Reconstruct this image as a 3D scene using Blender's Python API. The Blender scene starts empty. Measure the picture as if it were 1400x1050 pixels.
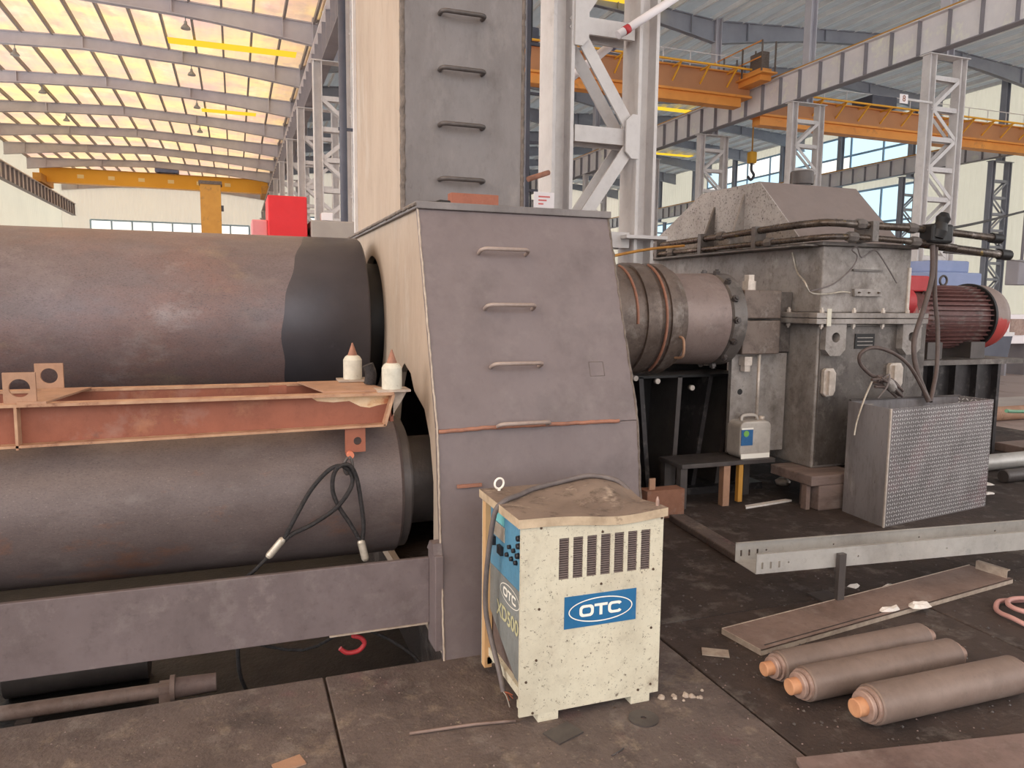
import bpy, bmesh, math, random
from mathutils import Vector, Matrix
random.seed(7)
PI = math.pi
S = bpy.context.scene
COL = S.collection

# ---------------------------------------------------------------- camera
F_PX, YAW, PITCH, ROLL, EYE = 1029.4, .352065, .110933, -.010851, 1.6
fw = Vector((math.sin(YAW)*math.cos(PITCH), math.cos(YAW)*math.cos(PITCH), -math.sin(PITCH)))
rt = Vector((math.cos(YAW), -math.sin(YAW), 0)); dn = fw.cross(rt)
rt2 = rt*math.cos(ROLL) + dn*math.sin(ROLL); dn2 = -rt*math.sin(ROLL) + dn*math.cos(ROLL)
cam = bpy.data.cameras.new('camera'); camo = bpy.data.objects.new('camera', cam); COL.objects.link(camo)
cam.sensor_width = 36; cam.lens = F_PX*36/1400; cam.clip_end = 300; cam.clip_start = .05
M = Matrix.Identity(4)
for i in range(3):
    M[i][0] = rt2[i]; M[i][1] = -dn2[i]; M[i][2] = -fw[i]
M[2][3] = EYE
camo.matrix_world = M
S.camera = camo
EYEP = Vector((0, 0, EYE))
def ray(x, y): return rt2*(x-700) + dn2*(y-525) + fw*F_PX
def gz(x, y, z=0.): d = ray(x, y); return EYEP + d*((z-EYE)/d.z)
def gy(x, y, Y): d = ray(x, y); return EYEP + d*(Y/d.y)
def gx(x, y, X): d = ray(x, y); return EYEP + d*(X/d.x)

# ---------------------------------------------------------------- light
S.view_settings.view_transform = 'Standard'; S.view_settings.look = 'None'
S.view_settings.gamma = 1; S.view_settings.use_curve_mapping = False
S.view_settings.exposure = 0.0
S.cycles.max_bounces = 8; S.cycles.diffuse_bounces = 5; S.cycles.transmission_bounces = 6
S.cycles.sample_clamp_indirect = 6
W = bpy.data.worlds.new('sky'); S.world = W; W.use_nodes = True
bg = W.node_tree.nodes['Background']; bg.inputs[0].default_value = (1, .985, .975, 1); bg.inputs[1].default_value = 2.3
sun = bpy.data.lights.new('sun', 'SUN'); suno = bpy.data.objects.new('sun', sun); COL.objects.link(suno)
sun.energy = 1.0; sun.angle = math.radians(30); sun.color = (1, .93, .85)
sd = Vector((.93, .30, -.30))                       # low daylight entering by the open left side
suno.rotation_euler = sd.to_track_quat('-Z', 'Y').to_euler()

# ---------------------------------------------------------------- materials
def lin(r, g, b):
    return tuple(((c/255)/12.92 if c/255 <= .04045 else ((c/255+.055)/1.055)**2.4) for c in (r, g, b)) + (1,)
lin0 = lin
class NT:
    def __init__(s, name):
        s.m = bpy.data.materials.new(name); s.m.use_nodes = True
        s.t = s.m.node_tree; s.t.nodes.clear()
        s.out = s.t.nodes.new('ShaderNodeOutputMaterial')
    def n(s, typ, **k):
        o = s.t.nodes.new('ShaderNode'+typ)
        for a, v in k.items(): setattr(o, a, v)
        return o
    def l(s, a, b): s.t.links.new(a, b)
    def math(s, op, a, b=None, c=None):
        o = s.n('Math', operation=op)
        for i, v in enumerate((a, b, c)):
            if v is None: continue
            if hasattr(v, 'links'): s.l(v, o.inputs[i])
            else: o.inputs[i].default_value = v
        return o.outputs[0]
    def coord(s, scale=(1, 1, 1)):
        tc = s.n('TexCoord'); mp = s.n('Mapping'); mp.inputs['Scale'].default_value = scale
        s.l(tc.outputs['Object'], mp.inputs['Vector']); return mp.outputs[0]
    def noise(s, vec, scale, detail=5, rough=.6):
        o = s.n('TexNoise'); o.inputs['Scale'].default_value = scale; o.inputs['Detail'].default_value = detail
        o.inputs['Roughness'].default_value = rough; s.l(vec, o.inputs['Vector']); return o.outputs['Fac']
    def ramp(s, fac, lo, hi):
        o = s.n('MapRange'); o.inputs[1].default_value = lo; o.inputs[2].default_value = hi
        s.l(fac, o.inputs[0]); return o.outputs[0]
    def mix(s, fac, a, b):
        o = s.n('Mix', data_type='RGBA')
        if hasattr(fac, 'links'): s.l(fac, o.inputs[0])
        else: o.inputs[0].default_value = fac
        for v, i in ((a, o.inputs[6]), (b, o.inputs[7])):
            if hasattr(v, 'links'): s.l(v, i)
            else: i.default_value = v
        return o.outputs[2]
GRIME = {'gearbox_grey': .75, 'gearbox_oily': .7, 'coupling_steel': .75, 'hub_steel': .45, 'motor_red_brown': .6, 'motor_cowl_red': .25, 'black_stand_steel': .5, 'oily_pipe': .4, 'housing_paint': .16, 'tower_grey_paint': .30, 'roll_steel': .22, 'lower_roll_steel': .25, 'beam_grey_paint': .35, 'roller_brown_steel': .3, 'brown_primed_sheet': .5, 'galvanised_sheet': .28, 'scratched_plate': .6, 'welder_cream_paint': .28, 'grey_timber': .7, 'cardboard': .4, 'hood_brown_paint': .12, 'speckled_grey_plate': .4, 'floor_steel_plate': .45, 'dark_floor_plate': .45, 'oily_dirt_floor': .45, 'pinkish_steel_plate': .5, 'red_primer_rust': .3, 'tan_cut_plate': .35, 'grey_lower_panel': .4, 'blue_control_panel': .3, 'logo_blue': .2, 'milky_plastic': .35, 'lit_side_paint': .22, 'roller_end_steel': .5, 'cream_pin_paint': .35, 'grey_column_paint': .15}
GAIN = {'roll_steel': (0.901, 1.018, 1.23), 'oiled_roll_steel': (0.901, 1.053, 1.298), 'lower_roll_steel': (0.968, 1.0, 1.124), 'housing_paint': (0.566, 0.568, 0.634), 'tower_grey_paint': (0.837, 0.853, 0.936), 'lit_side_paint': (0.772, 0.804, 0.875), 'beam_grey_paint': (0.781, 0.755, 0.823), 'welder_cream_paint': (0.915, 1.033, 1.132), 'floor_steel_plate': (1.1, 1.26, 1.49), 'grey_column_paint': (1.35, 1.38, 1.38), 'girder_grey_paint': (2.1, 2.05, 1.9), 'girder_stiffener': (1.5, 1.45, 1.4), 'window_frame_blue': (1.8, 1.8, 1.8), 'purlin_grey': (1., 1., 1.), 'pale_purlin': (1.2, 1.2, 1.2), 'gearbox_oily': (1.4, 1.4, 1.4), 'crane_orange': (1.3, 1.3, 1.2), 'crane_orange_shaded': (1.3, 1.3, 1.3), 'motor_red_brown': (.7, .72, .75), 'rafter_grey': (1.9, 1.9, 1.9), 'rafter_bluegrey': (1.7, 1.7, 1.7), 'gearbox_grey': (1.275, 1.397, 1.507), 'hood_brown_paint': (0.786, 0.886, 1.0), 'roller_brown_steel': (0.739, 0.779, 0.891), 'red_primer_rust': (0.867, 0.979, 1.026), 'oily_dirt_floor': (.75, .75, .78), 'x': (0.684, 0.741, 0.884), 'galvanised_sheet': (0.9, 0.897, 0.943), 'tread_plate': (1, 1, 1)}
def mat(name, a, b=None, spots=(), scale=3., rough=.6, metal=0., bump=.15, bscale=40., stretch=(1, 1, 1), spec=.4):
    """weathered surface: two tones of the finish, patches of wear or dirt, fine relief"""
    q = NT(name); v = q.coord(stretch); gn = GAIN.get(name, (1, .985, 1.02))
    def lin(*c): return tuple(min(.92, x*k) for x, k in zip(lin0(*c), gn))+(1,)
    col = q.mix(q.ramp(q.noise(v, scale), .3, .7), lin(*a), lin(*(b or a)))
    for (c, sc, lo, hi) in spots:
        col = q.mix(q.ramp(q.noise(v, sc, 6, .7), lo, hi), col, lin(*c))
    gr = GRIME.get(name, 0)
    if gr:          # blotches, streaks and specks of old oil and dust
        for (sc, lo, hi, k, st) in ((2.3, .46, .66, 1., (1, 1, .6)), (9., .50, .70, .8, (1, 1, 1)), (34., .56, .68, .7, (1, 1, 1))):
            mp = q.n('Mapping'); mp.inputs['Scale'].default_value = st; mp.inputs['Location'].default_value = (3.1*sc, 1.7, 5.3); q.l(v, mp.inputs['Vector'])
            f = q.math('MULTIPLY', q.ramp(q.noise(mp.outputs[0], sc, 8, .72), lo, hi), gr*k)
            mx = q.n('Mix', data_type='RGBA', blend_type='MULTIPLY'); q.l(f, mx.inputs[0]); q.l(col, mx.inputs[6]); mx.inputs[7].default_value = (.40, .36, .33, 1); col = mx.outputs[2]
        f = q.math('MULTIPLY', q.ramp(q.noise(v, 5.5, 8, .7), .54, .74), gr*.55)
        col = q.mix(f, col, (.52, .47, .43, 1))
    p = q.n('BsdfPrincipled'); q.l(col, p.inputs['Base Color'])
    p.inputs['Metallic'].default_value = metal
    p.inputs['Specular IOR Level'].default_value = spec
    nr = q.noise(v, scale*3, 4); rr = q.n('MapRange'); rr.inputs[3].default_value = max(.05, rough-.12); rr.inputs[4].default_value = min(1, rough+.12)
    q.l(nr, rr.inputs[0]); q.l(rr.outputs[0], p.inputs['Roughness'])
    if bump:
        bp = q.n('Bump'); bp.inputs['Strength'].default_value = bump; bp.inputs['Distance'].default_value = .01
        q.l(q.noise(v, bscale, 4), bp.inputs['Height']); q.l(bp.outputs[0], p.inputs['Normal'])
    q.l(p.outputs[0], q.out.inputs[0])
    return q.m
def emit(name, c, s):
    q = NT(name); e = q.n('Emission'); e.inputs[0].default_value = lin(*c); e.inputs[1].default_value = s
    q.l(e.outputs[0], q.out.inputs[0]); return q.m
def sheet(name, a, b, axis, pitch, trans, rough=.6, tcol=None, metal=0., spots=()):
    """profiled sheet: ribs as relief along an axis, part of the daylight passes through"""
    q = NT(name); v = q.coord()
    col = q.mix(q.ramp(q.noise(v, .35, 5), .35, .65), lin(*a), lin(*b))
    for (c, sc, lo, hi) in spots:
        col = q.mix(q.ramp(q.noise(v, sc, 6, .7), lo, hi), col, lin(*c))
    sx = q.n('SeparateXYZ'); q.l(v, sx.inputs[0])
    w = q.math('SINE', q.math('MULTIPLY', sx.outputs[axis], 2*PI/pitch))
    bp = q.n('Bump'); bp.inputs['Strength'].default_value = .8; bp.inputs['Distance'].default_value = .03; q.l(w, bp.inputs['Height'])
    p = q.n('BsdfPrincipled'); q.l(col, p.inputs['Base Color']); p.inputs['Roughness'].default_value = rough
    p.inputs['Metallic'].default_value = metal
    q.l(bp.outputs[0], p.inputs['Normal'])
    t = q.n('BsdfTranslucent')
    if tcol: t.inputs[0].default_value = lin(*tcol)
    else: q.l(col, t.inputs[0])
    ms = q.n('MixShader'); ms.inputs[0].default_value = trans
    q.l(p.outputs[0], ms.inputs[1]); q.l(t.outputs[0], ms.inputs[2]); q.l(ms.outputs[0], q.out.inputs[0])
    return q.m
def treadmat(name, a, b, ca, cb):
    q = NT(name); v = q.coord()
    sx = q.n('SeparateXYZ'); q.l(v, sx.inputs[0])
    k = 34.
    u = q.math('MULTIPLY', q.math('ADD', sx.outputs[ca[0]], sx.outputs[ca[1]]) if len(ca) > 1 else sx.outputs[ca[0]], k)
    w = q.math('MULTIPLY', sx.outputs[cb], k)
    fu, fwv = q.math('FLOOR', u), q.math('FLOOR', w)
    par = q.math('ABSOLUTE', q.math('MODULO', q.math('ADD', fu, fwv), 2.))
    cu = q.math('SUBTRACT', q.math('FRACT', u), .5); cw = q.math('SUBTRACT', q.math('FRACT', w), .5)
    d1 = q.math('ADD', cu, cw); d2 = q.math('SUBTRACT', cu, cw)
    sgn = q.math('SUBTRACT', q.math('MULTIPLY', par, 2.), 1.)
    lo = q.math('ADD', cu, q.math('MULTIPLY', cw, sgn)); sh = q.math('SUBTRACT', cu, q.math('MULTIPLY', cw, sgn))
    e = q.math('ADD', q.math('MULTIPLY', q.math('POWER', q.math('ABSOLUTE', lo), 2.), 2.6), q.math('MULTIPLY', q.math('POWER', q.math('ABSOLUTE', sh), 2.), 18.))
    lug = q.ramp(e, 1.0, .55)
    base = q.mix(q.ramp(q.noise(v, 5), .35, .65), lin(*a), lin(*b))
    base = q.mix(q.ramp(q.noise(v, 3, 6), .52, .7), base, lin(126, 104, 106))
    worn = q.math('MULTIPLY', lug, q.ramp(q.noise(v, 14, 6, .7), .15, .5))
    col = q.mix(worn, base, lin(206, 202, 202))
    col = q.mix(q.math('MULTIPLY', q.ramp(q.noise(v, 2.2, 8, .7), .5, .7), .5), col, lin(70, 64, 64))
    p = q.n('BsdfPrincipled'); q.l(col, p.inputs['Base Color']); p.inputs['Roughness'].default_value = .5; p.inputs['Metallic'].default_value = .25
    bp = q.n('Bump'); bp.inputs['Strength'].default_value = .7; bp.inputs['Distance'].default_value = .004; q.l(lug, bp.inputs['Height']); q.l(bp.outputs[0], p.inputs['Normal'])
    q.l(p.outputs[0], q.out.inputs[0]); return q.m

MT = {}
MT['housing'] = mat('housing_paint', (150, 134, 128), (160, 145, 138), [((128, 116, 110), 1.6, .5, .75), ((96, 84, 78), 22, .70, .78)], scale=1.2, rough=.55, bump=.05)
MT['lit_side'] = mat('lit_side_paint', (206, 184, 160), (190, 164, 140), [((150, 118, 96), 5, .62, .8), ((222, 208, 188), 2.5, .55, .8)], scale=2.5, stretch=(1, 1, .35), rough=.7, bump=.1)  # paler than the front plates: light from the left is in the colour
MT['tower'] = mat('tower_grey_paint', (142, 134, 128), (124, 116, 110), [((160, 152, 146), 2, .55, .75), ((100, 92, 86), 9, .66, .8)], scale=1.6, stretch=(1, 1, .5), rough=.6, bump=.08)
MT['weld'] = mat('weld_edge', (120, 108, 98), (84, 74, 66), scale=30, rough=.6, bump=.6, bscale=60)
MT['weld_rust'] = mat('rusty_weld', (168, 116, 92), (136, 98, 82), scale=18, rough=.6, bump=.4, bscale=80)
MT['rung'] = mat('rung_steel', (168, 152, 142), (138, 122, 112), scale=12, rough=.45, bump=.1)
MT['rung_dark'] = mat('dark_rung_steel', (96, 88, 84), (74, 68, 64), scale=12, rough=.45, bump=.1)
MT['roll'] = mat('roll_steel', (130, 112, 106), (116, 98, 90), [((146, 106, 90), 1.1, .48, .72), ((158, 132, 104), 2.0, .60, .78), ((160, 142, 130), 2.4, .58, .74), ((96, 82, 77), 170, .50, .72), ((176, 156, 142), 210, .60, .76)], scale=2, stretch=(.55, 1, 1), rough=.48, metal=.25, bump=.12, bscale=90)
MT['roll_dark'] = mat('oiled_roll_steel', (88, 78, 75), (74, 66, 64), [((112, 100, 96), 4, .6, .78)], scale=3, rough=.4, metal=.3, bump=.08)
MT['roll2'] = mat('lower_roll_steel', (120, 106, 98), (104, 90, 84), [((140, 92, 62), 2.2, .60, .74), ((92, 80, 75), 170, .50, .74), ((160, 142, 130), 210, .60, .76)], scale=2, stretch=(.55, 1, 1), rough=.5, metal=.25, bump=.12, bscale=90)
MT['black'] = mat('black_oily_and_shade', (34, 32, 32), (24, 22, 22), scale=5, rough=.5, bump=.1)
MT['neck'] = mat('neck_steel', (92, 86, 82), (74, 68, 66), scale=5, rough=.45, metal=.3)
MT['rust'] = mat('red_primer_rust', (166, 94, 70), (148, 84, 64), [((186, 120, 88), 4, .58, .78), ((112, 74, 62), 7, .64, .8), ((208, 160, 100), 3, .70, .82)], scale=4, rough=.6, bump=.1)
MT['rust_edge'] = mat('flame_cut_edge', (192, 156, 124), (160, 118, 92), [((120, 84, 66), 14, .58, .72)], scale=14, rough=.65, bump=.3)
MT['scorch'] = mat('scorched_primer', (236, 214, 180), (206, 160, 104), [((184, 118, 80), 10, .55, .68)], scale=9, rough=.6)
MT['tan'] = mat('tan_cut_plate', (178, 140, 112), (160, 124, 100), [((126, 94, 78), 9, .6, .75)], scale=6, rough=.65)
MT['cream_post'] = mat('cream_pin_paint', (214, 210, 192), (196, 192, 174), [((132, 120, 100), 12, .62, .74)], scale=14, rough=.6)
MT['beam'] = mat('beam_grey_paint', (138, 126, 122), (122, 110, 106), [((158, 146, 138), 5, .58, .74), ((96, 86, 82), 3, .62, .78), ((176, 166, 156), 26, .70, .76)], scale=2, rough=.5, bump=.06)
MT['rope'] = mat('black_wire_rope', (58, 54, 54), (30, 28, 28), scale=60, rough=.55, bump=.8, bscale=160)
MT['ferrule'] = mat('pressed_ferrule', (204, 196, 180), (160, 150, 134), scale=20, rough=.4, metal=.4)
MT['red'] = mat('red_paint', (190, 60, 62), (170, 48, 52), scale=5, rough=.5)
MT['redbox'] = mat('bright_red_paint', (226, 44, 50), (214, 38, 44), scale=3, rough=.5, bump=0)
MT['pink'] = mat('pale_red_paint', (226, 150, 150), (214, 130, 132), scale=3, rough=.6, bump=0)  # paler, pinker red for the cabinet's side box
MT['welder'] = mat('welder_cream_paint', (226, 208, 180), (214, 194, 166), [((122, 102, 82), 38, .64, .72), ((176, 154, 128), 6, .60, .76), ((88, 72, 58), 75, .60, .68), ((70, 58, 48), 130, .63, .70), ((110, 92, 76), 14, .66, .72)], scale=5, rough=.55, bump=.06)
MT['welder_top'] = mat('dusty_welder_lid', (142, 126, 112), (112, 97, 86), [((178, 162, 144), 9, .58, .74), ((86, 73, 64), 16, .55, .72)], scale=4, rough=.75, bump=.25)
MT['bluepanel'] = mat('blue_control_panel', (96, 150, 176), (80, 132, 160), [((140, 156, 160), 18, .62, .76)], scale=6, rough=.5)
MT['greypanel'] = mat('grey_lower_panel', (138, 142, 138), (118, 120, 116), [((96, 90, 84), 12, .6, .76)], scale=5, rough=.55)
MT['logo_blue'] = mat('logo_blue', (38, 104, 150), (44, 112, 158), [((104, 140, 160), 50, .70, .78)], scale=8, rough=.45, bump=0)
MT['logo_white'] = mat('logo_white', (246, 242, 228), rough=.5, bump=0)
MT['yellow_print'] = mat('yellow_print', (198, 194, 152), rough=.5, bump=0)
MT['louver'] = mat('louver_dark', (112, 98, 92), (92, 78, 74), scale=30, rough=.6)
MT['screw'] = mat('screw_dark', (92, 76, 62), rough=.5, metal=.4, bump=0)
MT['knob'] = mat('black_knob', (38, 38, 42), rough=.45, bump=0)
MT['cable'] = mat('grey_cable', (116, 108, 104), (96, 88, 86), scale=20, rough=.6)
MT['copper'] = mat('copper_wire', (214, 130, 100), rough=.4, metal=.4, bump=0)
MT['wood'] = mat('orange_wood', (214, 176, 128), (196, 154, 106), scale=6, stretch=(1, 1, .1), rough=.7)
MT['galv'] = mat('galvanised_sheet', (206, 202, 192), (190, 186, 178), [((150, 150, 146), 9, .6, .78)], scale=5, rough=.42, metal=.35, bump=.03)
MT['channel'] = mat('brown_primed_sheet', (142, 122, 112), (128, 108, 98), [((104, 86, 76), 8, .6, .75)], scale=3, rough=.55)
MT['edge'] = mat('bright_cut_edge', (190, 176, 158), (150, 134, 120), scale=20, rough=.5)
MT['roller'] = mat('roller_brown_steel', (160, 136, 118), (146, 122, 106), [((120, 98, 86), 7, .62, .78)], scale=4, rough=.5, metal=.15, bump=.05)
MT['roller_end'] = mat('roller_end_steel', (176, 150, 136), (146, 120, 106), [((186, 116, 70), 14, .6, .74)], scale=14, rough=.5, metal=.2)
MT['roller_rust'] = mat('rusty_shaft_end', (204, 152, 112), (180, 126, 92), scale=16, rough=.6)
MT['hose'] = mat('pink_hose', (196, 150, 140), (180, 134, 126), [((206, 92, 88), 5, .64, .74)], scale=6, rough=.5)
MT['white'] = mat('white_scrap', (236, 230, 222), (214, 208, 198), scale=30, rough=.7, bump=.4)
MT['gear'] = mat('gearbox_grey', (146, 134, 126), (124, 112, 104), [((168, 156, 146), 2.4, .58, .76), ((90, 80, 74), 6, .62, .78), ((74, 64, 58), 60, .68, .76)], scale=2.4, rough=.5, metal=.15, bump=.12, bscale=60)
MT['gear_dark'] = mat('gearbox_oily', (98, 92, 88), (80, 74, 72), [((64, 58, 56), 5, .58, .76)], scale=3, rough=.4, metal=.2, bump=.1)
MT['speckle'] = mat('speckled_grey_plate', (186, 180, 174), (166, 160, 154), [((84, 78, 74), 48, .56, .63)], scale=2.5, rough=.6, bump=.15, bscale=70)
MT['hood'] = mat('hood_brown_paint', (146, 126, 116), (140, 120, 110), scale=2, rough=.6, bump=.02)
MT['coupling'] = mat('coupling_steel', (124, 110, 100), (104, 92, 84), [((146, 132, 120), 4, .6, .76), ((84, 74, 68), 12, .62, .76)], scale=3, rough=.5, metal=.2)
MT['hub'] = mat('hub_steel', (146, 130, 122), (130, 114, 108), [((110, 98, 92), 5, .6, .76)], scale=3, rough=.45, metal=.2)
MT['bolt'] = mat('pale_bolt', (212, 202, 190), (178, 166, 152), scale=20, rough=.45, metal=.3, bump=0)
MT['pipe'] = mat('oily_pipe', (104, 92, 80), (66, 58, 54), [((176, 146, 72), 7, .62, .72), ((166, 158, 150), 4, .60, .72)], scale=6, rough=.28, metal=.5, bump=.15)
MT['brass'] = mat('yellowish_pipe', (206, 150, 70), (176, 120, 60), scale=6, rough=.4, metal=.3)
MT['hosedark'] = mat('dark_hose', (98, 84, 78), (78, 66, 62), scale=12, rough=.55)
MT['stand'] = mat('black_stand_steel', (70, 66, 66), (44, 42, 42), [((120, 116, 112), 2, .64, .8)], scale=2.5, rough=.35, metal=.3)
MT['plastic'] = mat('milky_plastic', (196, 190, 180), (170, 162, 152), scale=4, rough=.35, bump=0)
MT['label_blue'] = mat('can_label_blue', (56, 110, 158), (40, 90, 140), scale=20, rough=.5, bump=0)
MT['label_green'] = mat('can_label_green', (120, 178, 84), rough=.5, bump=0)
MT['cardboard'] = mat('cardboard', (150, 106, 84), (134, 94, 74), scale=5, rough=.85)
MT['wood_block'] = mat('grey_timber', (142, 124, 116), (118, 102, 94), scale=5, stretch=(.2, 1, 1), rough=.8)
MT['tread'] = treadmat('tread_plate', (124, 118, 118), (104, 98, 98), (0, 1), 2)
MT['galvflat'] = mat('scratched_plate', (150, 146, 146), (132, 128, 128), [((176, 172, 172), 6, .6, .72), ((86, 80, 78), 40, .66, .74)], scale=3, stretch=(1, 1, .3), rough=.5, metal=.2)
MT['motor'] = mat('motor_red_brown', (134, 88, 82), (112, 76, 72), [((160, 60, 60), 3, .6, .74), ((96, 82, 78), 6, .58, .74)], scale=3, rough=.5)
MT['motor_cowl'] = mat('motor_cowl_red', (190, 62, 58), (176, 54, 52), [((140, 126, 120), 1.6, .46, .54)], scale=3, rough=.5)
MT['blue'] = mat('steel_blue_paint', (140, 152, 184), (126, 140, 172), scale=2, rough=.6, bump=0)
MT['plate_floor'] = mat('floor_steel_plate', (104, 86, 75), (86, 70, 62), [((134, 112, 92), 7, .55, .72), ((62, 51, 46), 3, .52, .72), ((150, 132, 106), 40, .62, .74), ((104, 70, 66), 2, .55, .75), ((60, 48, 42), 60, .60, .72)], scale=2.2, rough=.75, bump=.5, bscale=55)
MT['dirt'] = mat('oily_dirt_floor', (82, 69, 63), (64, 54, 50), [((102, 86, 77), 5, .6, .78), ((50, 42, 39), 1.5, .55, .75), ((128, 112, 98), 46, .70, .77)], scale=1.5, rough=.8, bump=.6, bscale=40)
MT['plate_dark'] = mat('dark_floor_plate', (76, 64, 58), (62, 52, 48), [((96, 82, 73), 7, .60, .76), ((50, 42, 39), 3, .55, .75), ((120, 104, 90), 46, .70, .77)], scale=2., rough=.75, bump=.5, bscale=55)
MT['far_floor'] = mat('dusty_hall_floor', (170, 154, 146), (150, 134, 126), [((120, 106, 98), .8, .58, .7)], scale=.5, rough=.8, bump=0)
MT['slab'] = mat('pinkish_steel_plate', (134, 115, 108), (120, 101, 95), [((110, 92, 84), 6, .6, .76)], scale=3, rough=.6)
MT['pit'] = mat('pit_oil_and_shadow', (28, 24, 23), (20, 18, 17), [((48, 40, 37), 6, .6, .75)], scale=3, rough=.6, bump=.4)  # oily, and near black because the pit's shadow is put into the colour
MT['col'] = mat('grey_column_paint', (190, 184, 182), (174, 168, 168), [((150, 142, 140), 4, .62, .8)], scale=2, rough=.55, bump=0)
MT['girder'] = mat('girder_grey_paint', (170, 168, 172), (152, 150, 158), [((188, 178, 170), .8, .55, .72)], scale=.8, rough=.6, bump=0)
MT['girder_edge'] = mat('girder_stiffener', (120, 118, 124), (104, 102, 108), scale=1, rough=.6, bump=0)
MT['rafter'] = mat('rafter_grey', (150, 148, 152), (132, 130, 136), scale=.8, rough=.6, bump=0)
MT['rafter2'] = mat('rafter_bluegrey', (122, 124, 132), (106, 108, 116), scale=.8, rough=.6, bump=0)
MT['purlin'] = mat('purlin_grey', (152, 146, 142), (134, 128, 126), scale=.8, rough=.6, bump=0)
MT['purlin_pale'] = mat('pale_purlin', (222, 222, 220), (206, 206, 206), scale=.8, rough=.6, bump=0)
MT['orange'] = mat('crane_orange', (214, 146, 74), (196, 128, 62), [((150, 104, 70), .9, .55, .72)], scale=.6, rough=.55, bump=0)
MT['orange_shaded'] = mat('crane_orange_shaded', (176, 124, 84), (156, 110, 78), scale=.6, rough=.6, bump=0)  # crane orange with the shadow on the web put into the colour
MT['yellow'] = mat('crane_yellow', (246, 186, 62), (236, 172, 48), scale=.4, rough=.5, bump=0)
MT['crane_mark'] = mat('faded_white_mark', (250, 222, 160), rough=.6, bump=0)
MT['yellow_old'] = mat('worn_yellow', (206, 154, 70), (184, 132, 58), [((140, 106, 66), 5, .6, .72)], scale=2, rough=.6, bump=0)
MT['roof_left'] = sheet('roof_foil_warm', (252, 236, 196), (236, 214, 206), 0, .3, .78, spots=[((224, 208, 196), 1.2, .5, .7), ((255, 246, 222), .5, .55, .75)])
MT['roof_right'] = sheet('roof_foil_grey', (206, 204, 204), (186, 184, 188), 0, .3, .5, tcol=(186, 190, 192))
MT['wall_sheet'] = sheet('cream_wall_sheet', (232, 229, 223), (218, 215, 212), 1, .35, .6, tcol=(230, 228, 218))
MT['wall_sheet_end'] = sheet('cream_end_sheet', (232, 226, 212), (218, 212, 202), 0, .35, .6, tcol=(232, 228, 220))
MT['pane'] = emit('daylit_pane', (196, 224, 234), 1.5)
MT['pane_warm'] = emit('daylit_pane_warm', (246, 242, 232), 1.5)
MT['skylight'] = emit('yellow_skylight', (250, 206, 60), 1.15)
MT['frame'] = mat('window_frame_blue', (126, 150, 170), (112, 136, 158), scale=1, rough=.6, bump=0)
MT['concrete'] = mat('concrete', (176, 168, 158), (160, 152, 144), scale=2, rough=.85)
MT['paper'] = mat('paper_notice', (238, 232, 230), rough=.8, bump=0)
MT['red_print'] = mat('red_print', (214, 120, 116), rough=.8, bump=0)
MT['lamp'] = mat('lamp_green_grey', (150, 152, 146), rough=.5, bump=0)
MT['green'] = mat('green_hose', (96, 150, 116), rough=.5, bump=0)
MT['dark_grey'] = mat('dark_grey_paint', (92, 94, 104), (78, 80, 90), scale=2, rough=.6, bump=0)

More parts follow.
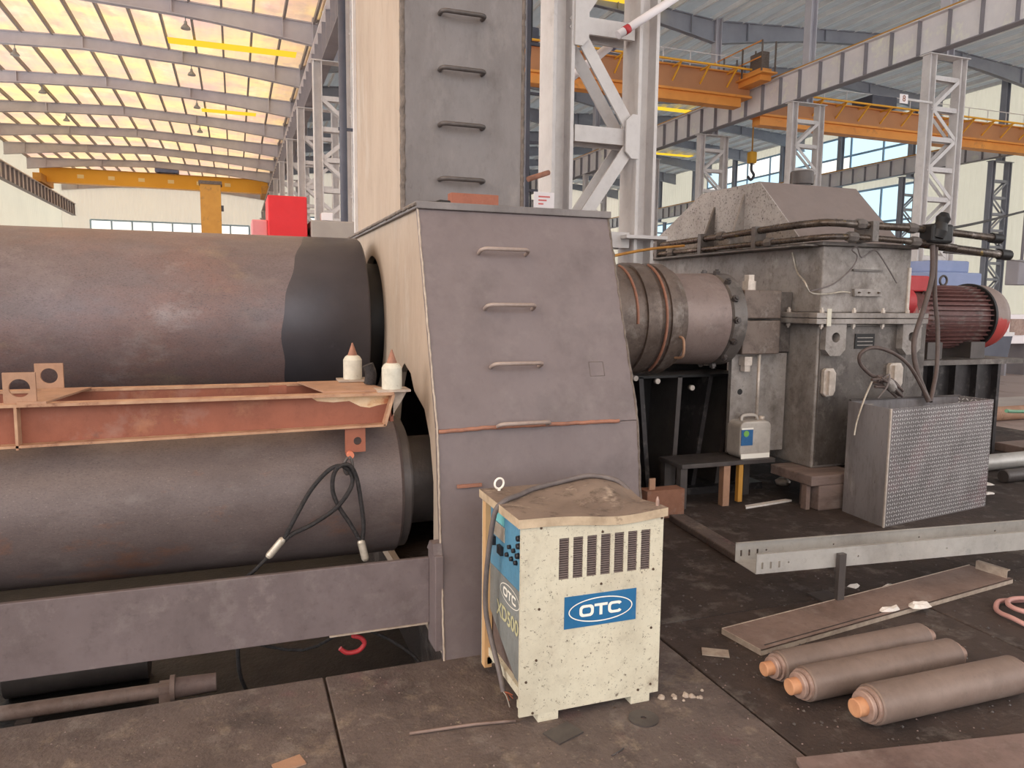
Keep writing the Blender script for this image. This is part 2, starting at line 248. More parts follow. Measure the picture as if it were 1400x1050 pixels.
# ---------------------------------------------------------------- helpers
class G:
    """collects shapes for ONE mesh"""
    def __init__(s): s.v = []; s.f = []; s.sm = []
    def add(s, vs, fs, smooth=False):
        o = len(s.v); s.v += [tuple(v) for v in vs]
        for f in fs: s.f.append([i+o for i in f]); s.sm.append(smooth)
        return s
    def box(s, a, b, m=None):
        x0, y0, z0 = a; x1, y1, z1 = b
        vs = [Vector(p) for p in ((x0,y0,z0),(x1,y0,z0),(x1,y1,z0),(x0,y1,z0),(x0,y0,z1),(x1,y0,z1),(x1,y1,z1),(x0,y1,z1))]
        if m: vs = [m @ v for v in vs]
        return s.add(vs, [(0,3,2,1),(4,5,6,7),(0,1,5,4),(1,2,6,5),(2,3,7,6),(3,0,4,7)])
    def bar(s, p, q, w, h, up=(0, 0, 1)):
        p, q = Vector(p), Vector(q); d = (q-p).normalized(); u = Vector(up)
        if abs(d.dot(u)) > .98: u = Vector((1, 0, 0))
        a = d.cross(u).normalized()*(w/2); b = a.cross(d).normalized()*(h/2)
        vs = [p-a-b, p+a-b, p+a+b, p-a+b, q-a-b, q+a-b, q+a+b, q-a+b]
        return s.add(vs, [(0,1,2,3),(7,6,5,4),(0,4,5,1),(1,5,6,2),(2,6,7,3),(3,7,4,0)])
    def prism(s, poly, axis, a, b):
        """poly: 2D points, in (y,z) for axis 0, (x,z) for axis 1, (x,y) for axis 2"""
        def P(p, t):
            return {0: (t, p[0], p[1]), 1: (p[0], t, p[1]), 2: (p[0], p[1], t)}[axis]
        n = len(poly); vs = [P(p, a) for p in poly] + [P(p, b) for p in poly]
        fs = [tuple(range(n)), tuple(range(2*n-1, n-1, -1))] + [(i, i+n, (i+1) % n+n, (i+1) % n) for i in range(n)]
        return s.add(vs, fs)
    def lathe(s, p, d, prof, seg=24, smooth=True, caps=True):
        """prof: (t along d, radius)"""
        p, d = Vector(p), Vector(d).normalized()
        u = d.orthogonal().normalized(); w = d.cross(u)
        n0 = len(prof)
        # duplicate the profile at corners so that steps stay crisp
        for (t0, r0), (t1, r1) in zip(prof, prof[1:]):
            vs = []
            for (t, r) in ((t0, r0), (t1, r1)):
                for k in range(seg):
                    a = 2*PI*k/seg; vs.append(p + d*t + (u*math.cos(a)+w*math.sin(a))*r)
            s.add(vs, [(k, (k+1) % seg, (k+1) % seg+seg, k+seg) for k in range(seg)], smooth)
        if caps:
            for (t, r), rev in ((prof[0], True), (prof[-1], False)):
                if r < 1e-5: continue
                vs = [p + d*t + (u*math.cos(2*PI*k/seg)+w*math.sin(2*PI*k/seg))*r for k in range(seg)]
                s.add(vs, [tuple(range(seg))[::-1] if rev else tuple(range(seg))])
        return s
    def cyl(s, p, q, r, seg=16, r2=None):
        p, q = Vector(p), Vector(q)
        return s.lathe(p, q-p, [(0, r), ((q-p).length, r if r2 is None else r2)], seg)
    def tube(s, pts, r, seg=8, smooth_path=4, closed=False):
        pts = [Vector(p) for p in pts]
        if smooth_path and len(pts) > 2:
            n = len(pts); out = []
            rng = range(n if closed else n-1)
            for i in rng:
                g = (lambda j: pts[j % n]) if closed else (lambda j: pts[min(max(j, 0), n-1)])
                p0, p1, p2, p3 = g(i-1), g(i), g(i+1), g(i+2)
                for k in range(smooth_path):
                    t = k/smooth_path
                    out.append(.5*((2*p1)+(p2-p0)*t+(2*p0-5*p1+4*p2-p3)*t*t+(3*p1-p0-3*p2+p3)*t**3))
            if not closed: out.append(pts[-1])
            pts = out
        n = len(pts); vs = []; u = None
        for i, p in enumerate(pts):
            a = pts[(i-1) % n] if closed else pts[max(i-1, 0)]; b = pts[(i+1) % n] if closed else pts[min(i+1, n-1)]
            d = (b-a).normalized()
            if u is None: u = d.orthogonal().normalized()
            u = (u - d*u.dot(d)).normalized(); w = d.cross(u)
            vs += [p + (u*math.cos(2*PI*k/seg)+w*math.sin(2*PI*k/seg))*r for k in range(seg)]
        fs = []
        for i in range(n if closed else n-1):
            j = (i+1) % n
            fs += [(i*seg+k, i*seg+(k+1) % seg, j*seg+(k+1) % seg, j*seg+k) for k in range(seg)]
        s.add(vs, fs, True)
        if not closed:
            s.add(vs[:seg], [tuple(range(seg))[::-1]]); s.add(vs[-seg:], [tuple(range(seg))])
        return s
    def holed(s, outer, holes, axis, a, b):
        """flat plate with holes, extruded along an axis"""
        cu = bpy.data.curves.new('tmp', 'CURVE'); cu.dimensions = '2D'; cu.fill_mode = 'BOTH'
        for ring in [outer]+list(holes):
            sp = cu.splines.new('POLY'); sp.points.add(len(ring)-1); sp.use_cyclic_u = True
            for pt, q in zip(sp.points, ring): pt.co = (q[0], q[1], 0, 1)
        cu.extrude = .5
        ob = bpy.data.objects.new('tmp', cu); COL.objects.link(ob)
        dg = bpy.context.evaluated_depsgraph_get(); me = bpy.data.meshes.new_from_object(ob.evaluated_get(dg))
        vs = []
        for v in me.vertices:
            t = a + (b-a)*(v.co.z+.5); x, y = v.co.x, v.co.y
            vs.append({0: (t, x, y), 1: (x, t, y), 2: (x, y, t)}[axis])
        s.add(vs, [tuple(p.vertices) for p in me.polygons])
        bpy.data.objects.remove(ob); bpy.data.curves.remove(cu); bpy.data.meshes.remove(me)
        return s
    def xf(s, m):
        s.v = [tuple(m @ Vector(v)) for v in s.v]; return s
    def mesh(s, name):
        me = bpy.data.meshes.new(name); me.from_pydata(s.v, [], s.f)
        me.polygons.foreach_set('use_smooth', s.sm)
        bm = bmesh.new(); bm.from_mesh(me)
        bmesh.ops.remove_doubles(bm, verts=bm.verts, dist=1e-6) if len(bm.verts) < 60 else None
        bmesh.ops.recalc_face_normals(bm, faces=bm.faces); bm.to_mesh(me); bm.free()
        return me
def origin_of(par):
    o = Vector((0, 0, 0))
    while par is not None: o += par.location; par = par.parent
    return o
def put(name, g, m, parent=None, bevel=0., seg=2):
    """link a mesh built in world coordinates; its origin goes to its base"""
    me = g.mesh(name) if isinstance(g, G) else g
    o = bpy.data.objects.new(name, me); COL.objects.link(o)
    if m is not None:
        me.materials.clear(); me.materials.append(MT[m] if isinstance(m, str) else m)
    xs = [v.co for v in me.vertices]
    c = Vector(((min(v.x for v in xs)+max(v.x for v in xs))/2, (min(v.y for v in xs)+max(v.y for v in xs))/2, min(v.z for v in xs)))
    me.transform(Matrix.Translation(-c))
    o.location = c - origin_of(parent)
    if parent: o.parent = parent
    if bevel:
        b = o.modifiers.new('bevel', 'BEVEL'); b.width = bevel; b.segments = seg; b.limit_method = 'ANGLE'; b.angle_limit = math.radians(40)
        b.harden_normals = False
    return o
def tag(o, label, cat, group=None):
    o['label'] = label; o['category'] = cat
    if group: o['group'] = group
    return o
def thing(name, label, cat, loc, group=None):
    o = bpy.data.objects.new(name, None); COL.objects.link(o); o.location = loc; o.empty_display_size = .1
    return tag(o, label, cat, group)
def struct(name, g, m, parent=None, label=None):
    o = put(name, g, m, parent)
    if parent is None:
        o['kind'] = 'structure'; o['label'] = label; o['category'] = name.split('_')[0]
    return o
def clone(o, parent, d=Vector((0, 0, 0))):
    c = o.copy(); COL.objects.link(c); c.parent = parent; c.location = o.location + Vector(d); return c
def dup(root, loc, label=None, group=None):
    r = root.copy(); COL.objects.link(r); r.location = loc
    if label: r['label'] = label
    if group: r['group'] = group
    for ch in root.children:
        c = ch.copy(); COL.objects.link(c); c.parent = r
        for g in ch.children:
            d = g.copy(); COL.objects.link(d); d.parent = c
    return r
def circ(cx, cy, r, n=24, a0=0, a1=2*PI): 
    full = abs(a1-a0-2*PI) < 1e-6
    return [(cx+r*math.cos(a0+(a1-a0)*k/(n if full else n-1)), cy+r*math.sin(a0+(a1-a0)*k/(n if full else n-1))) for k in range(n)]
# ================================================================ SETTING
# floor: dirt floor round the machine, dusty hall floor beyond, with the pit left open
PX0, PX1, PY0, PY1 = -6.0, .84, 3.13, 5.95          # pit
fl = G()
def quad(g, x0, x1, y0, y1, z): g.box((x0, y0, z-.3), (x1, y1, z))
quad(fl, -14.2, -4.6, -12, 3.13, 0); quad(fl, 6.6, 9.5, -12, 3.13, 0); quad(fl, -4.6, 6.6, -12, -2.4, 0)
quad(fl, -4.6, 6.6, -2.4, 3.13, -.02)
quad(fl, -14.2, PX0, 3.13, 5.95, 0); quad(fl, PX1, 9.5, 3.13, 5.95, 0)
quad(fl, -14.2, 9.5, 5.95, 9, 0)
floor = struct('floor', fl, 'dirt', label='dark oily dirt floor around the rolling machine')
ff = G(); quad(ff, 9.5, 41.3, -12, 78, 0); quad(ff, -14.2, 9.5, 9, 78, 0)
struct('floor', ff, 'far_floor', label='pale dusty floor of the workshop halls beyond the machine')
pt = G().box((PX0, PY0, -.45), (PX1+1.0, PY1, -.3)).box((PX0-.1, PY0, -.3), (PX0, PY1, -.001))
struct('floor', pt, 'pit', label='oily bottom of the pit under the rolls, blackened by painted-in shadow')
plates = [(-4.58, -2.82), (-2.81, -1.26), (-1.25, .308), (.318, 1.862), (1.874, 3.42), (3.43, 4.98), (4.99, 6.58)]
for (x0, x1) in plates:
    for (y0, y1) in ((-2.38, .5), (.51, 3.125)):
        put('floor_plate', G().box((x0, y0, -.02), (x1, y1, random.choice((0, 0, -.002)))), 'plate_floor' if x0 < 1.5 else 'plate_dark', floor, bevel=.004, seg=1)

# roofs
def roof(x0, x1, ze, zr, m, m2, label, y0=-12, yr=18, step=6, dep=.55, prot=.25):
    xm = (x0+x1)/2
    g = G().prism([(x0, ze), (xm, zr), (x1, ze), (x1, ze+.04), (xm, zr+.04), (x0, ze+.04)], 1, y0, 78)
    c = struct('ceiling', g, m, label=label)
    def zt(x): return ze + (zr-ze)*(1-abs(x-xm)/(xm-x0))
    n = round((x1-x0)/1.08)
    pu = None
    for k in range(n+1):
        x = x0+.25+(x1-x0-.5)*k/n; z = zt(x)
        if pu is None:
            pu = put('purlin', G().box((x-.04, yr-4, z-.2), (x+.04, 78, z-.005)), 'purlin' if m == 'roof_left' else 'purlin_pale', c); zp, xp = z, x
        else: clone(pu, c, (x-xp, 0, z-zp))
    # one tapered rafter, then copies along the hall
    g = G()
    N = 14; top = []; bot = []
    for k in range(N+1):
        x = x0+.15+(x1-x0-.3)*k/N; e = abs(x-xm)/(xm-x0)
        d = dep + prot*max(0, (e-.45)/.55)**1.3*1.6
        top.append((x, zt(x)-.2)); bot.append((x, zt(x)-.2-d))
    g.prism(bot+top[::-1], 1, yr-.03, yr+.03)
    for k in range(N):
        for L, s in ((bot, -1), (top, 0)):
            a, b = L[k], L[k+1]
            g.prism([(a[0], a[1]), (b[0], b[1]), (b[0], b[1]+.04), (a[0], a[1]+.04)], 1, yr-.14, yr+.14)
        if k % 3 == 1: g.box((bot[k][0]-.02, yr-.14, bot[k][1]), (bot[k][0]+.02, yr+.14, top[k][1]))
    r0 = put('rafter', g, m2, c)
    for j in range(1, int((78-yr)/step)+1): clone(r0, c, (0, j*step, 0))
    return c
XA, XB, XC, XL = 2.5, 20., 39.5, -13.3
c1 = roof(-14.3, 3.3, 11.85, 12.2, 'roof_left', 'rafter', 'bright foil-lined roof of the left hall with purlins', dep=.46, prot=.2)
c2 = roof(3.3, 20.6, 14.25, 14.85, 'roof_right', 'rafter2', 'grey foil-lined roof of the middle hall with purlins')
c3 = roof(20.6, 41.4, 14.25, 14.95, 'roof_right', 'rafter2', 'grey foil-lined roof over the hall at the corrugated side wall')
# yellow skylight strips between the purlins
for (c, x0, x1, y, z) in ((c1, -2.2, 2.7, 33.6, 11.70), (c1, -1.4, 1.4, 45.3, 11.72), (c2, 13.0, 17.8, 29.5, 14.2), (c2, 6, 10.5, 41, 14.3), (c3, 32.5, 38.5, 24.5, 14.3), (c3, 24, 30, 45, 14.4), (c3, 30, 38, 58, 14.3)):
    put('skylight_panel', G().box((x0, y, z-.02), (x1, y+.75, z)), 'skylight', c)

# walls
struct('wall_left', G().box((-14.4, 40, 0), (-14.25, 78, 12.2)), 'wall_sheet', label='cream corrugated side wall of the left hall')
struct('wall_end', G().box((-14.4, 78, 0), (41.4, 78.2, 14.95)), 'wall_sheet_end', label='cream sheeted gable wall closing the far end of the halls')
wr = struct('wall_right', G().box((41.3, 10, 0), (41.45, 78, 14.3)), 'wall_sheet', label='cream corrugated side wall behind the far crane runway')
struct('wall_upper', G().box((3.2, 10, 11.9), (3.3, 78, 14.3)), 'wall_sheet', label='sheeted step wall between the left hall roof and the higher middle roof')
wn = 0
def window(p0, p1, axis, nx, nz, m, label):
    """glazed band: p0,p1 opposite corners; axis 0 = plane of constant x"""
    global wn; wn += 1
    x0, y0, z0 = p0; x1, y1, z1 = p1
    fr = G(); t = .07
    L = (y1-y0) if axis == 0 else (x1-x0)
    def bx(u0, u1, a, b, d0, d1):
        if axis == 0: fr.box((x0-d1, y0+u0, a), (x0-d0, y0+u1, b))
        else: fr.box((x0+u0, y0-d1, a), (x0+u1, y0-d0, b))
    for k in range(nx+1): bx(L*k/nx-t, L*k/nx+t, z0, z1, .0, .12)
    for k in range(nz+1): bx(0, L, z0+(z1-z0)*k/nz-t, z0+(z1-z0)*k/nz+t, .0, .10)
    w = struct('window_%d' % wn, fr, 'frame', label=label)
    for i in range(nx):
        for k in range(nz):
            u0, u1 = L*i/nx+t, L*(i+1)/nx-t; a, b = z0+(z1-z0)*k/nz+t, z0+(z1-z0)*(k+1)/nz-t
            g = G()
            if axis == 0: g.box((x0-.05, y0+u0, a), (x0-.02, y0+u1, b))
            else: g.box((x0+u0, y0-.05, a), (x0+u1, y0-.02, b))
            put('pane', g, m if not isinstance(m, list) else random.choice(m), w)
PM = ['pane', 'pane', 'pane_warm']
window((41.3, 37.4, 2.6), (41.3, 54.5, 9.4), 0, 6, 3, PM, 'tall glazed band of pale blue panes on the side wall behind crane runway')
window((41.3, 37.4, 10.6), (41.3, 60.5, 13.4), 0, 8, 2, PM, 'upper glazed band of pale blue panes above the far runway girder')
window((41.3, 56, 2.6), (41.3, 77, 9.4), 0, 7, 3, PM, 'glazed band of pale blue panes on the side wall nearest the gable')
window((5, 78, 2.5), (19.5, 78, 9.5), 1, 7, 3, PM, 'glazed band in the gable wall of the middle hall')
window((22, 78, 2.5), (39.5, 78, 9.5), 1, 8, 3, PM, 'glazed band in the gable wall of the hall by the side wall')
window((-12, 78, 6.6), (1.5, 78, 8.4), 1, 8, 1, ['pane_warm'], 'low white glazed strip in the gable wall of the left hall')
window((-12, 78, 2.0), (1.5, 78, 5.2), 1, 8, 2, ['pane_warm'], 'double white glazed strip at the foot of the left hall gable')

# latticed columns
def hsec(g, x, z0, z1, y, w=.26, d=.30, t=.03):
    g.box((x-w/2, y-d/2, z0), (x-w/2+t, y+d/2, z1)).box((x+w/2-t, y-d/2, z0), (x+w/2, y+d/2, z1)).box((x-w/2+t, y-t/2, z0), (x+w/2-t, y+t/2, z1))
def column(X, Y, z1, ztop, label, group, near=False, W=1.25):
    c = thing('lattice_column', label, 'column', (X+W/2, Y, 0), group)
    for dx in (0, W):
        g = G(); hsec(g, X+dx, .05, z1, Y, .2 if near else .26)
        put('chord', g, 'col', c)
    nodes = [.35]; 
    while nodes[-1]+.9 < z1-.2: nodes.append(nodes[-1]+.9)
    for k, z in enumerate(nodes):
        g = G()
        for s in (-1, 1): g.box((X+.13, Y+s*.1-.015, z-.07), (X+W-.13, Y+s*.1+.015, z+.07))
        g.box((X+.13, Y-.1, z+.04), (X+W-.13, Y+.1, z+.07))
        put('strut', g, 'col', c)
        if k+1 < len(nodes):
            a, b = ((X+.1, Y, z), (X+W-.10, Y, z+.9)) if k % 2 == 0 else ((X+W-.10, Y, z), (X+.1, Y, z+.9))
            for s in (-1, 1):
                put('lacing', G().bar((a[0], Y+s*.12, a[2]), (b[0], Y+s*.12, b[2]), .02, .11), 'col', c)
            if near:
                x = b[0]; sg = 1 if x < X+.6 else -1; zz = z+.9
                put('gusset_plate', G().prism([(x-.01*sg, zz-.19), (x+.06*sg, zz-.19), (x+.12*sg, zz-.13), (x+.12*sg, zz+.13), (x+.06*sg, zz+.19), (x-.01*sg, zz+.19)], 1, Y-.17, Y-.15), 'col', c)
    g = G(); hsec(g, X+W/2, z1, ztop, Y, .3, .35)
    put('upper_post', g, 'rafter', c)
    put('cap_plate', G().box((X-.2, Y-.2, z1), (X+W+.2, Y+.2, z1+.03)), 'col', c)
    put('base_plate', G().box((X-.25, Y-.3, 0), (X+W+.25, Y+.3, .05)), 'col', c)
    return c
nearc = column(2.68, 6.25, 8.6, 12.0, 'pale grey latticed column rising beside the tall machine tower, paper notice on it', None, True, .82)
put('ledge_plate', G().box((3.28, 6.02, 2.16), (3.70, 6.48, 2.19)), 'col', nearc)
gl = 'latticed columns under the crane girder at the left hall edge'
ca = column(XA, 18, 8.6, 12.0, 'latticed grey steel column under the crane girder edging the left hall', gl)
for Y in (24, 30, 36, 42, 48, 54, 60, 66, 72): dup(ca, (XA+.625, Y, 0))
gl = 'latticed columns under the girder between middle and far halls'
cb = column(XB, 18, 9.1, 14.2, 'latticed grey column under the stiffened girder between the middle and far halls', gl)
for Y in (24, 30, 36, 42, 48, 54, 60, 66, 72): dup(cb, (XB+.625, Y, 0))
gl = 'latticed columns along the corrugated side wall'
cc = column(XC, 25, 9.5, 14.2, 'dark latticed column standing along the corrugated side wall', gl)
for ch in cc.children: ch.data.materials[0] = MT['rafter2']
for Y in (31, 37, 43, 49, 55, 61, 67, 73): dup(cc, (XC+.625, Y, 0))

# runway girders
def girder(X, zb, zt, y0, y1, label, m='girder', step=1.05, rail=True, cx=None):
    t = thing('runway_girder', label, 'girder', (X, (y0+y1)/2, zb))
    put('web', G().box((X-.02, y0, zb+.03), (X+.02, y1, zt-.03)), m, t)
    put('top_flange', G().box((X-.2, y0, zt-.03), (X+.2, y1, zt)), m, t)
    put('bottom_flange', G().box((X-.17, y0, zb), (X+.17, y1, zb+.03)), 'girder_edge', t)
    if rail: put('crane_rail', G().box((X-.04, y0, zt), (X+.04, y1, zt+.12)), 'yellow_old', t)
    st = None; n = int((y1-y0)/step)
    for k in range(n+1):
        y = y0+k*step
        if st is None: st = put('stiffener', G().box((X-.16, y, zb+.03), (X+.16, y+.03, zt-.03)), 'girder_edge', t); 
        else: clone(st, t, (0, k*step, 0))
    return t
girder(XA+.3, 8.65, 9.75, 6, 78, 'pale stiffened crane girder on the columns edging the left hall')
girder(XB+.05, 9.15, 10.25, 10, 78, 'long stiffened grey crane girder between the middle and far halls')
girder(XC, 9.65, 10.65, 20, 78, 'bluish stiffened crane girder along the corrugated side wall')
girder(XL, 8.7, 9.75, 42, 78, 'dark crane girder along the left hall side wall')

# bridge cranes
def crane(x0, x1, y, z0, z1, label):
    c = thing('bridge_crane', label, 'crane', ((x0+x1)/2, y, z0))
    put('web', G().box((x0, y-.25, z0+.42), (x1, y+.25, z1)), 'orange_shaded', c)
    put('lower_flange', G().box((x0, y-.42, z0+.34), (x1, y+.42, z0+.42)), 'orange', c)
    put('bottom_chord', G().prism([(y-.25, z0+.34), (y-.25, z0), (y+.25, z0), (y+.25, z0+.34)], 0, x0+.4, x1-.4), 'orange', c)
    put('top_flange', G().box((x0, y-.36, z1), (x1, y+.36, z1+.05)), 'orange', c)
    n = int((x1-x0)/1.25); b0 = None
    for k in range(n):
        x = x0+.6+k*1.25
        if b0 is None:
            g = G().bar((x, y-.25, z1-.55), (x, y-.85, z1-.02), .05, .05).bar((x, y-.25, z1-.05), (x, y-.9, z1-.02), .05, .05)
            b0 = put('walkway_bracket', g, 'yellow', c)
        else: clone(b0, c, (k*1.25, 0, 0))
    put('walkway_edge', G().box((x0, y-.95, z1-.02), (x1, y-.86, z1+.04)), 'yellow', c)
    rl = G()
    for k in range(n): rl.bar((x0+.6+k*1.25, y+.5, z1), (x0+.6+k*1.25, y+.5, z1+.9), .03, .03)
    for h in (.45, .9): rl.bar((x0, y+.5, z1+h), (x1, y+.5, z1+h), .03, .03)
    put('handrail', rl, 'girder', c)
    for x in (x0+.3, x1-.3): put('end_truck', G().box((x-.25, y-1.6, z1-.55), (x+.25, y+1.6, z1-.1)), 'orange', c)
    put('trolley', G().box((x0+6, y-.6, z1+.05), (x0+7.4, y+.6, z1+.55)), 'dark_grey', c, bevel=.03)
    return c
mid_crane = crane(3.0, 19.7, 26.5, 9.4, 10.65, 'orange overhead bridge crane with yellow brackets spanning the middle hall')
crane(20.4, 39.2, 27.2, 9.0, 10.15, 'orange overhead bridge crane spanning to the corrugated side wall')
yc = thing('bridge_crane', 'bright yellow bridge crane girder spanning the left hall', 'crane', (-5.4, 67, 9.95))
put('box_girder', G().box((XL-.2, 66.6, 10.1), (XA+.32, 67.4, 11.15)), 'yellow', yc)
put('top_flange', G().box((XL-.2, 66.5, 11.15), (XA+.3, 67.5, 11.2)), 'yellow_old', yc)
for x in (XL, XA+.1): put('end_truck', G().box((x-.3, 64.9, 9.88), (x+.25, 69, 10.5)), 'yellow_old', yc)
for k in range(6): put('lettering_panel', G().box((-11.0+k*2.1, 66.58, 10.48), (-10.55+k*2.1, 66.6, 10.76)), 'crane_mark', yc)
tr = thing('hoist_trolley', 'small blue hoist trolley riding on the bright yellow crane girder', 'trolley', (-5, 67, 11.2))
put('body', G().box((-5.6, 66.4, 11.3), (-3.9, 67.6, 11.75)), 'blue', tr, bevel=.05)
put('motor', G().cyl((-5.2, 66.6, 11.9), (-4.6, 66.6, 11.9), .18), 'blue', tr)
for x in (-5.4, -4.1):
    for y in (66.6, 67.4): put('wheel', G().cyl((x, y-.06, 11.31), (x, y+.06, 11.31), .11), 'dark_grey', tr)
# worn yellow post standing in the left hall
yp = thing('crane_post', 'worn yellow box post with dark cap standing in the left hall', 'post', (-.75, 30, 0))
put('shaft', G().prism([(-1.04, 0), (-.40, 0), (-.36, 5.62), (-1.06, 5.62)], 1, 29.75, 30.3), 'yellow_old', yp)
put('cap', G().box((-1.1, 29.7, 5.62), (-.32, 30.35, 5.74)), 'weld', yp)
put('cable_clip', G().box((-.37, 29.8, 4.7), (-.28, 29.95, 4.9)), 'dark_grey', yp)
# hanging lamps of the left hall
lampg = 'hanging lamps under the left hall rafters'
L0 = None
for (x, y) in ((-7.9, 36), (-8.2, 42), (-8.3, 48), (-1.45, 36), (-1.5, 42), (-1.6, 48), (-1.35, 30)):
    zb = 11.85+.35*(1-abs(x+5.5)/8.8)-.2-.46; z = zb-.42
    if L0 is None:
        L0 = thing('pendant_lamp', 'grey bell-shaped pendant lamp hanging under a left hall rafter', 'lamp', (x, y, z), lampg)
        put('shade', G().lathe((x, y, z), (0, 0, 1), [(0, .17), (.06, .15), (.16, .06), (.26, .05)], 12), 'lamp', L0)
        put('stem', G().cyl((x, y, z+.26), (x, y, zb), .02, 6), 'lamp', L0)
    else: dup(L0, (x, y, z))
# ================================================================ ROLLING MACHINE
YU, ZU, RU = 4.95, 1.445, .535          # upper roll
YLr, ZLr, RLr = 3.70, .69, .345       # lower roll
# --- housing with tower
hs = thing('machine_housing', 'brown-grey welded machine housing with sloping front, step rungs and tall tower', 'machine', (1.34, 4.4, -.3))
front = [(3.10, -.02), (3.227, 1.02), (3.6, 2.03)]
X0h, X1h = .84, 1.84
side = [(3.10, -.02), (3.227, 1.02), (3.6, 2.03), (5.85, 2.03), (6.15, 1.02), (6.25, -.30), (3.14, -.30), (3.14, -.02)]
slot = [(3.30, .06), (3.325, .40), (3.325, .76), (3.39, .95), (3.5, 1.075), (3.72, 1.14), (3.80, 1.22), (3.95, 1.26), (4.08, 1.2), (4.2, 1.05), (4.3, .8), (4.6, .55), (4.6, .06)]  # neck opening, cut lower and wider to draw in the housing's shadow
put('side_plate', G().holed([(y+.03 if y < 4 else y-.03, z) for y, z in side], [circ(YU, ZU, .43, 40), slot], 0, X0h, X0h+.04), 'lit_side', hs)
put('side_plate', G().prism([(y+.03 if y < 4 else y-.03, z) for y, z in side], 0, X1h-.04, X1h), 'housing', hs)
# upper front plate slopes more than the lower one; they meet in the rusty weld
def slab(a, b, t):
    d = Vector((b[0]-a[0], b[1]-a[1])).normalized(); n = Vector((d.y, -d.x)) * -t
    return [a, b, (b[0]+abs(n.x), b[1]+0*n.y), (a[0]+abs(n.x), a[1])]
put('front_plate', G().prism([(3.227, 1.02), (3.6, 2.03), (3.64, 2.03), (3.267, 1.02)], 0, X0h-.008, X1h+.008), 'housing', hs, bevel=.004)
put('front_plate', G().prism([(3.10, -.018), (3.227, 1.018), (3.267, 1.018), (3.14, -.018)], 0, X0h-.008, X1h+.008), 'housing', hs, bevel=.004)
put('back_plate', G().prism([(6.15, 1.02), (5.85, 2.03), (5.80, 2.03), (6.1, 1.02), (6.2, -.3), (6.25, -.3)], 0, X0h, X1h), 'housing', hs)
put('top_plate', G().box((X0h-.02, 3.585, 2.03), (X1h+.02, 5.9, 2.065)), 'tower', hs, bevel=.004)
# weld beads along the visible edges
def bead(pts, r, m, seg=6, jit=.0015):
    out = []
    for a, b in zip(pts, pts[1:]):
        a, b = Vector(a), Vector(b); n = max(2, int((b-a).length/.025))
        out += [a.lerp(b, k/n)+Vector([random.uniform(-jit, jit) for _ in range(3)]) for k in range(n)]
    out.append(Vector(pts[-1]))
    return put('weld_bead', G().tube(out, r, seg, 0), m, hs)
bead([(X0h-.008, 3.10, -.01), (X0h-.008, 3.227, 1.02), (X0h-.008, 3.6, 2.03)], .005, 'edge')
bead([(X0h-.02, 3.585, 2.05), (X0h-.02, 5.9, 2.05)], .009, 'weld', jit=.003)
bead([(X0h, 3.224, 1.012), (X0h+.25, 3.221, 1.02), (X0h+.55, 3.222, 1.022), (X0h+.9, 3.222, 1.022)], .010, 'weld_rust', jit=.002)
bead([(X1h+.008, 3.10, -.01), (X1h+.008, 3.227, 1.02), (X1h+.008, 3.6, 2.03)], .006, 'weld', jit=.003)
# tower
TX1, TY0, TY1, TZ = 1.505, 4.0, 5.5, 8.2
put('tower_front_plate', G().box((X0h+.02, TY0, 2.065), (TX1, TY0+.03, TZ)), 'tower', hs)
put('tower_side_plate', G().box((X0h, TY0+.04, 2.065), (X0h+.03, TY1, TZ)), 'lit_side', hs)
put('tower_side_plate', G().box((TX1-.01, TY0+.04, 2.065), (TX1+.02, TY1, TZ)), 'tower', hs)
put('tower_back_plate', G().box((X0h+.02, TY1-.03, 2.065), (TX1, TY1, TZ)), 'tower', hs)
put('tower_edge_strip', G().box((X0h-.02, TY1, 2.065), (X0h+.05, TY1+.05, TZ)), 'col', hs)
bead([(X0h+.012, TY0+.012, 2.07), (X0h+.012, TY0+.012, 3.6)], .016, 'weld', jit=.004)
bead([(TX1+.01, TY0+.005, 2.07), (TX1+.01, TY0+.005, 3.6)], .012, 'weld', jit=.003)
# step rungs
def rung(p, q, out, r, m):
    p, q, o = Vector(p), Vector(q), Vector(out)
    d = (q-p).normalized()
    pts = [p, p+o*.7, p+o+d*.02, p+o+d*.06, q+o-d*.06, q+o-d*.02, q+o*.7, q]
    put('rung', G().tube(pts, r, 8, 3), m, hs)
for z in (1.822, 1.556, 1.286, 1.020):
    y = 3.227+(z-1.02)*.3693
    rung((1.115, y, z), (1.357, y, z), Vector((0, -1, .37)).normalized()*.062, .0095, 'rung')
for k in range(8):
    z = 2.235+k*.2815
    rung((1.045, TY0, z), (1.277, TY0, z), (0, -.06, 0), .012, 'rung_dark')
# scribed square and the bracket that carries the front beam
sq = [(1.623, 1.302), (1.70, 1.302), (1.70, 1.235), (1.623, 1.235)]
sq3 = [Vector((x, 3.2265+(z-1.02)*.3693, z)) for x, z in sq]
put('scribed_square', G().tube(sq3, .0016, 4, 0, True), 'weld', hs)
put('beam_bracket', G().box((.80, 3.135, .03), (.838, 3.27, .47)), 'beam', hs, bevel=.004)
put('beam_bracket_gusset', G().prism([(3.15, .47), (3.27, .47), (3.22, .52), (3.16, .52)], 0, .795, .835), 'beam', hs)
# lost piece of rusty bar welded low on the front
put('bar_stub', G().bar((.915, 3.19, .765), (1.03, 3.19, .765), .014, .014), 'weld_rust', hs)

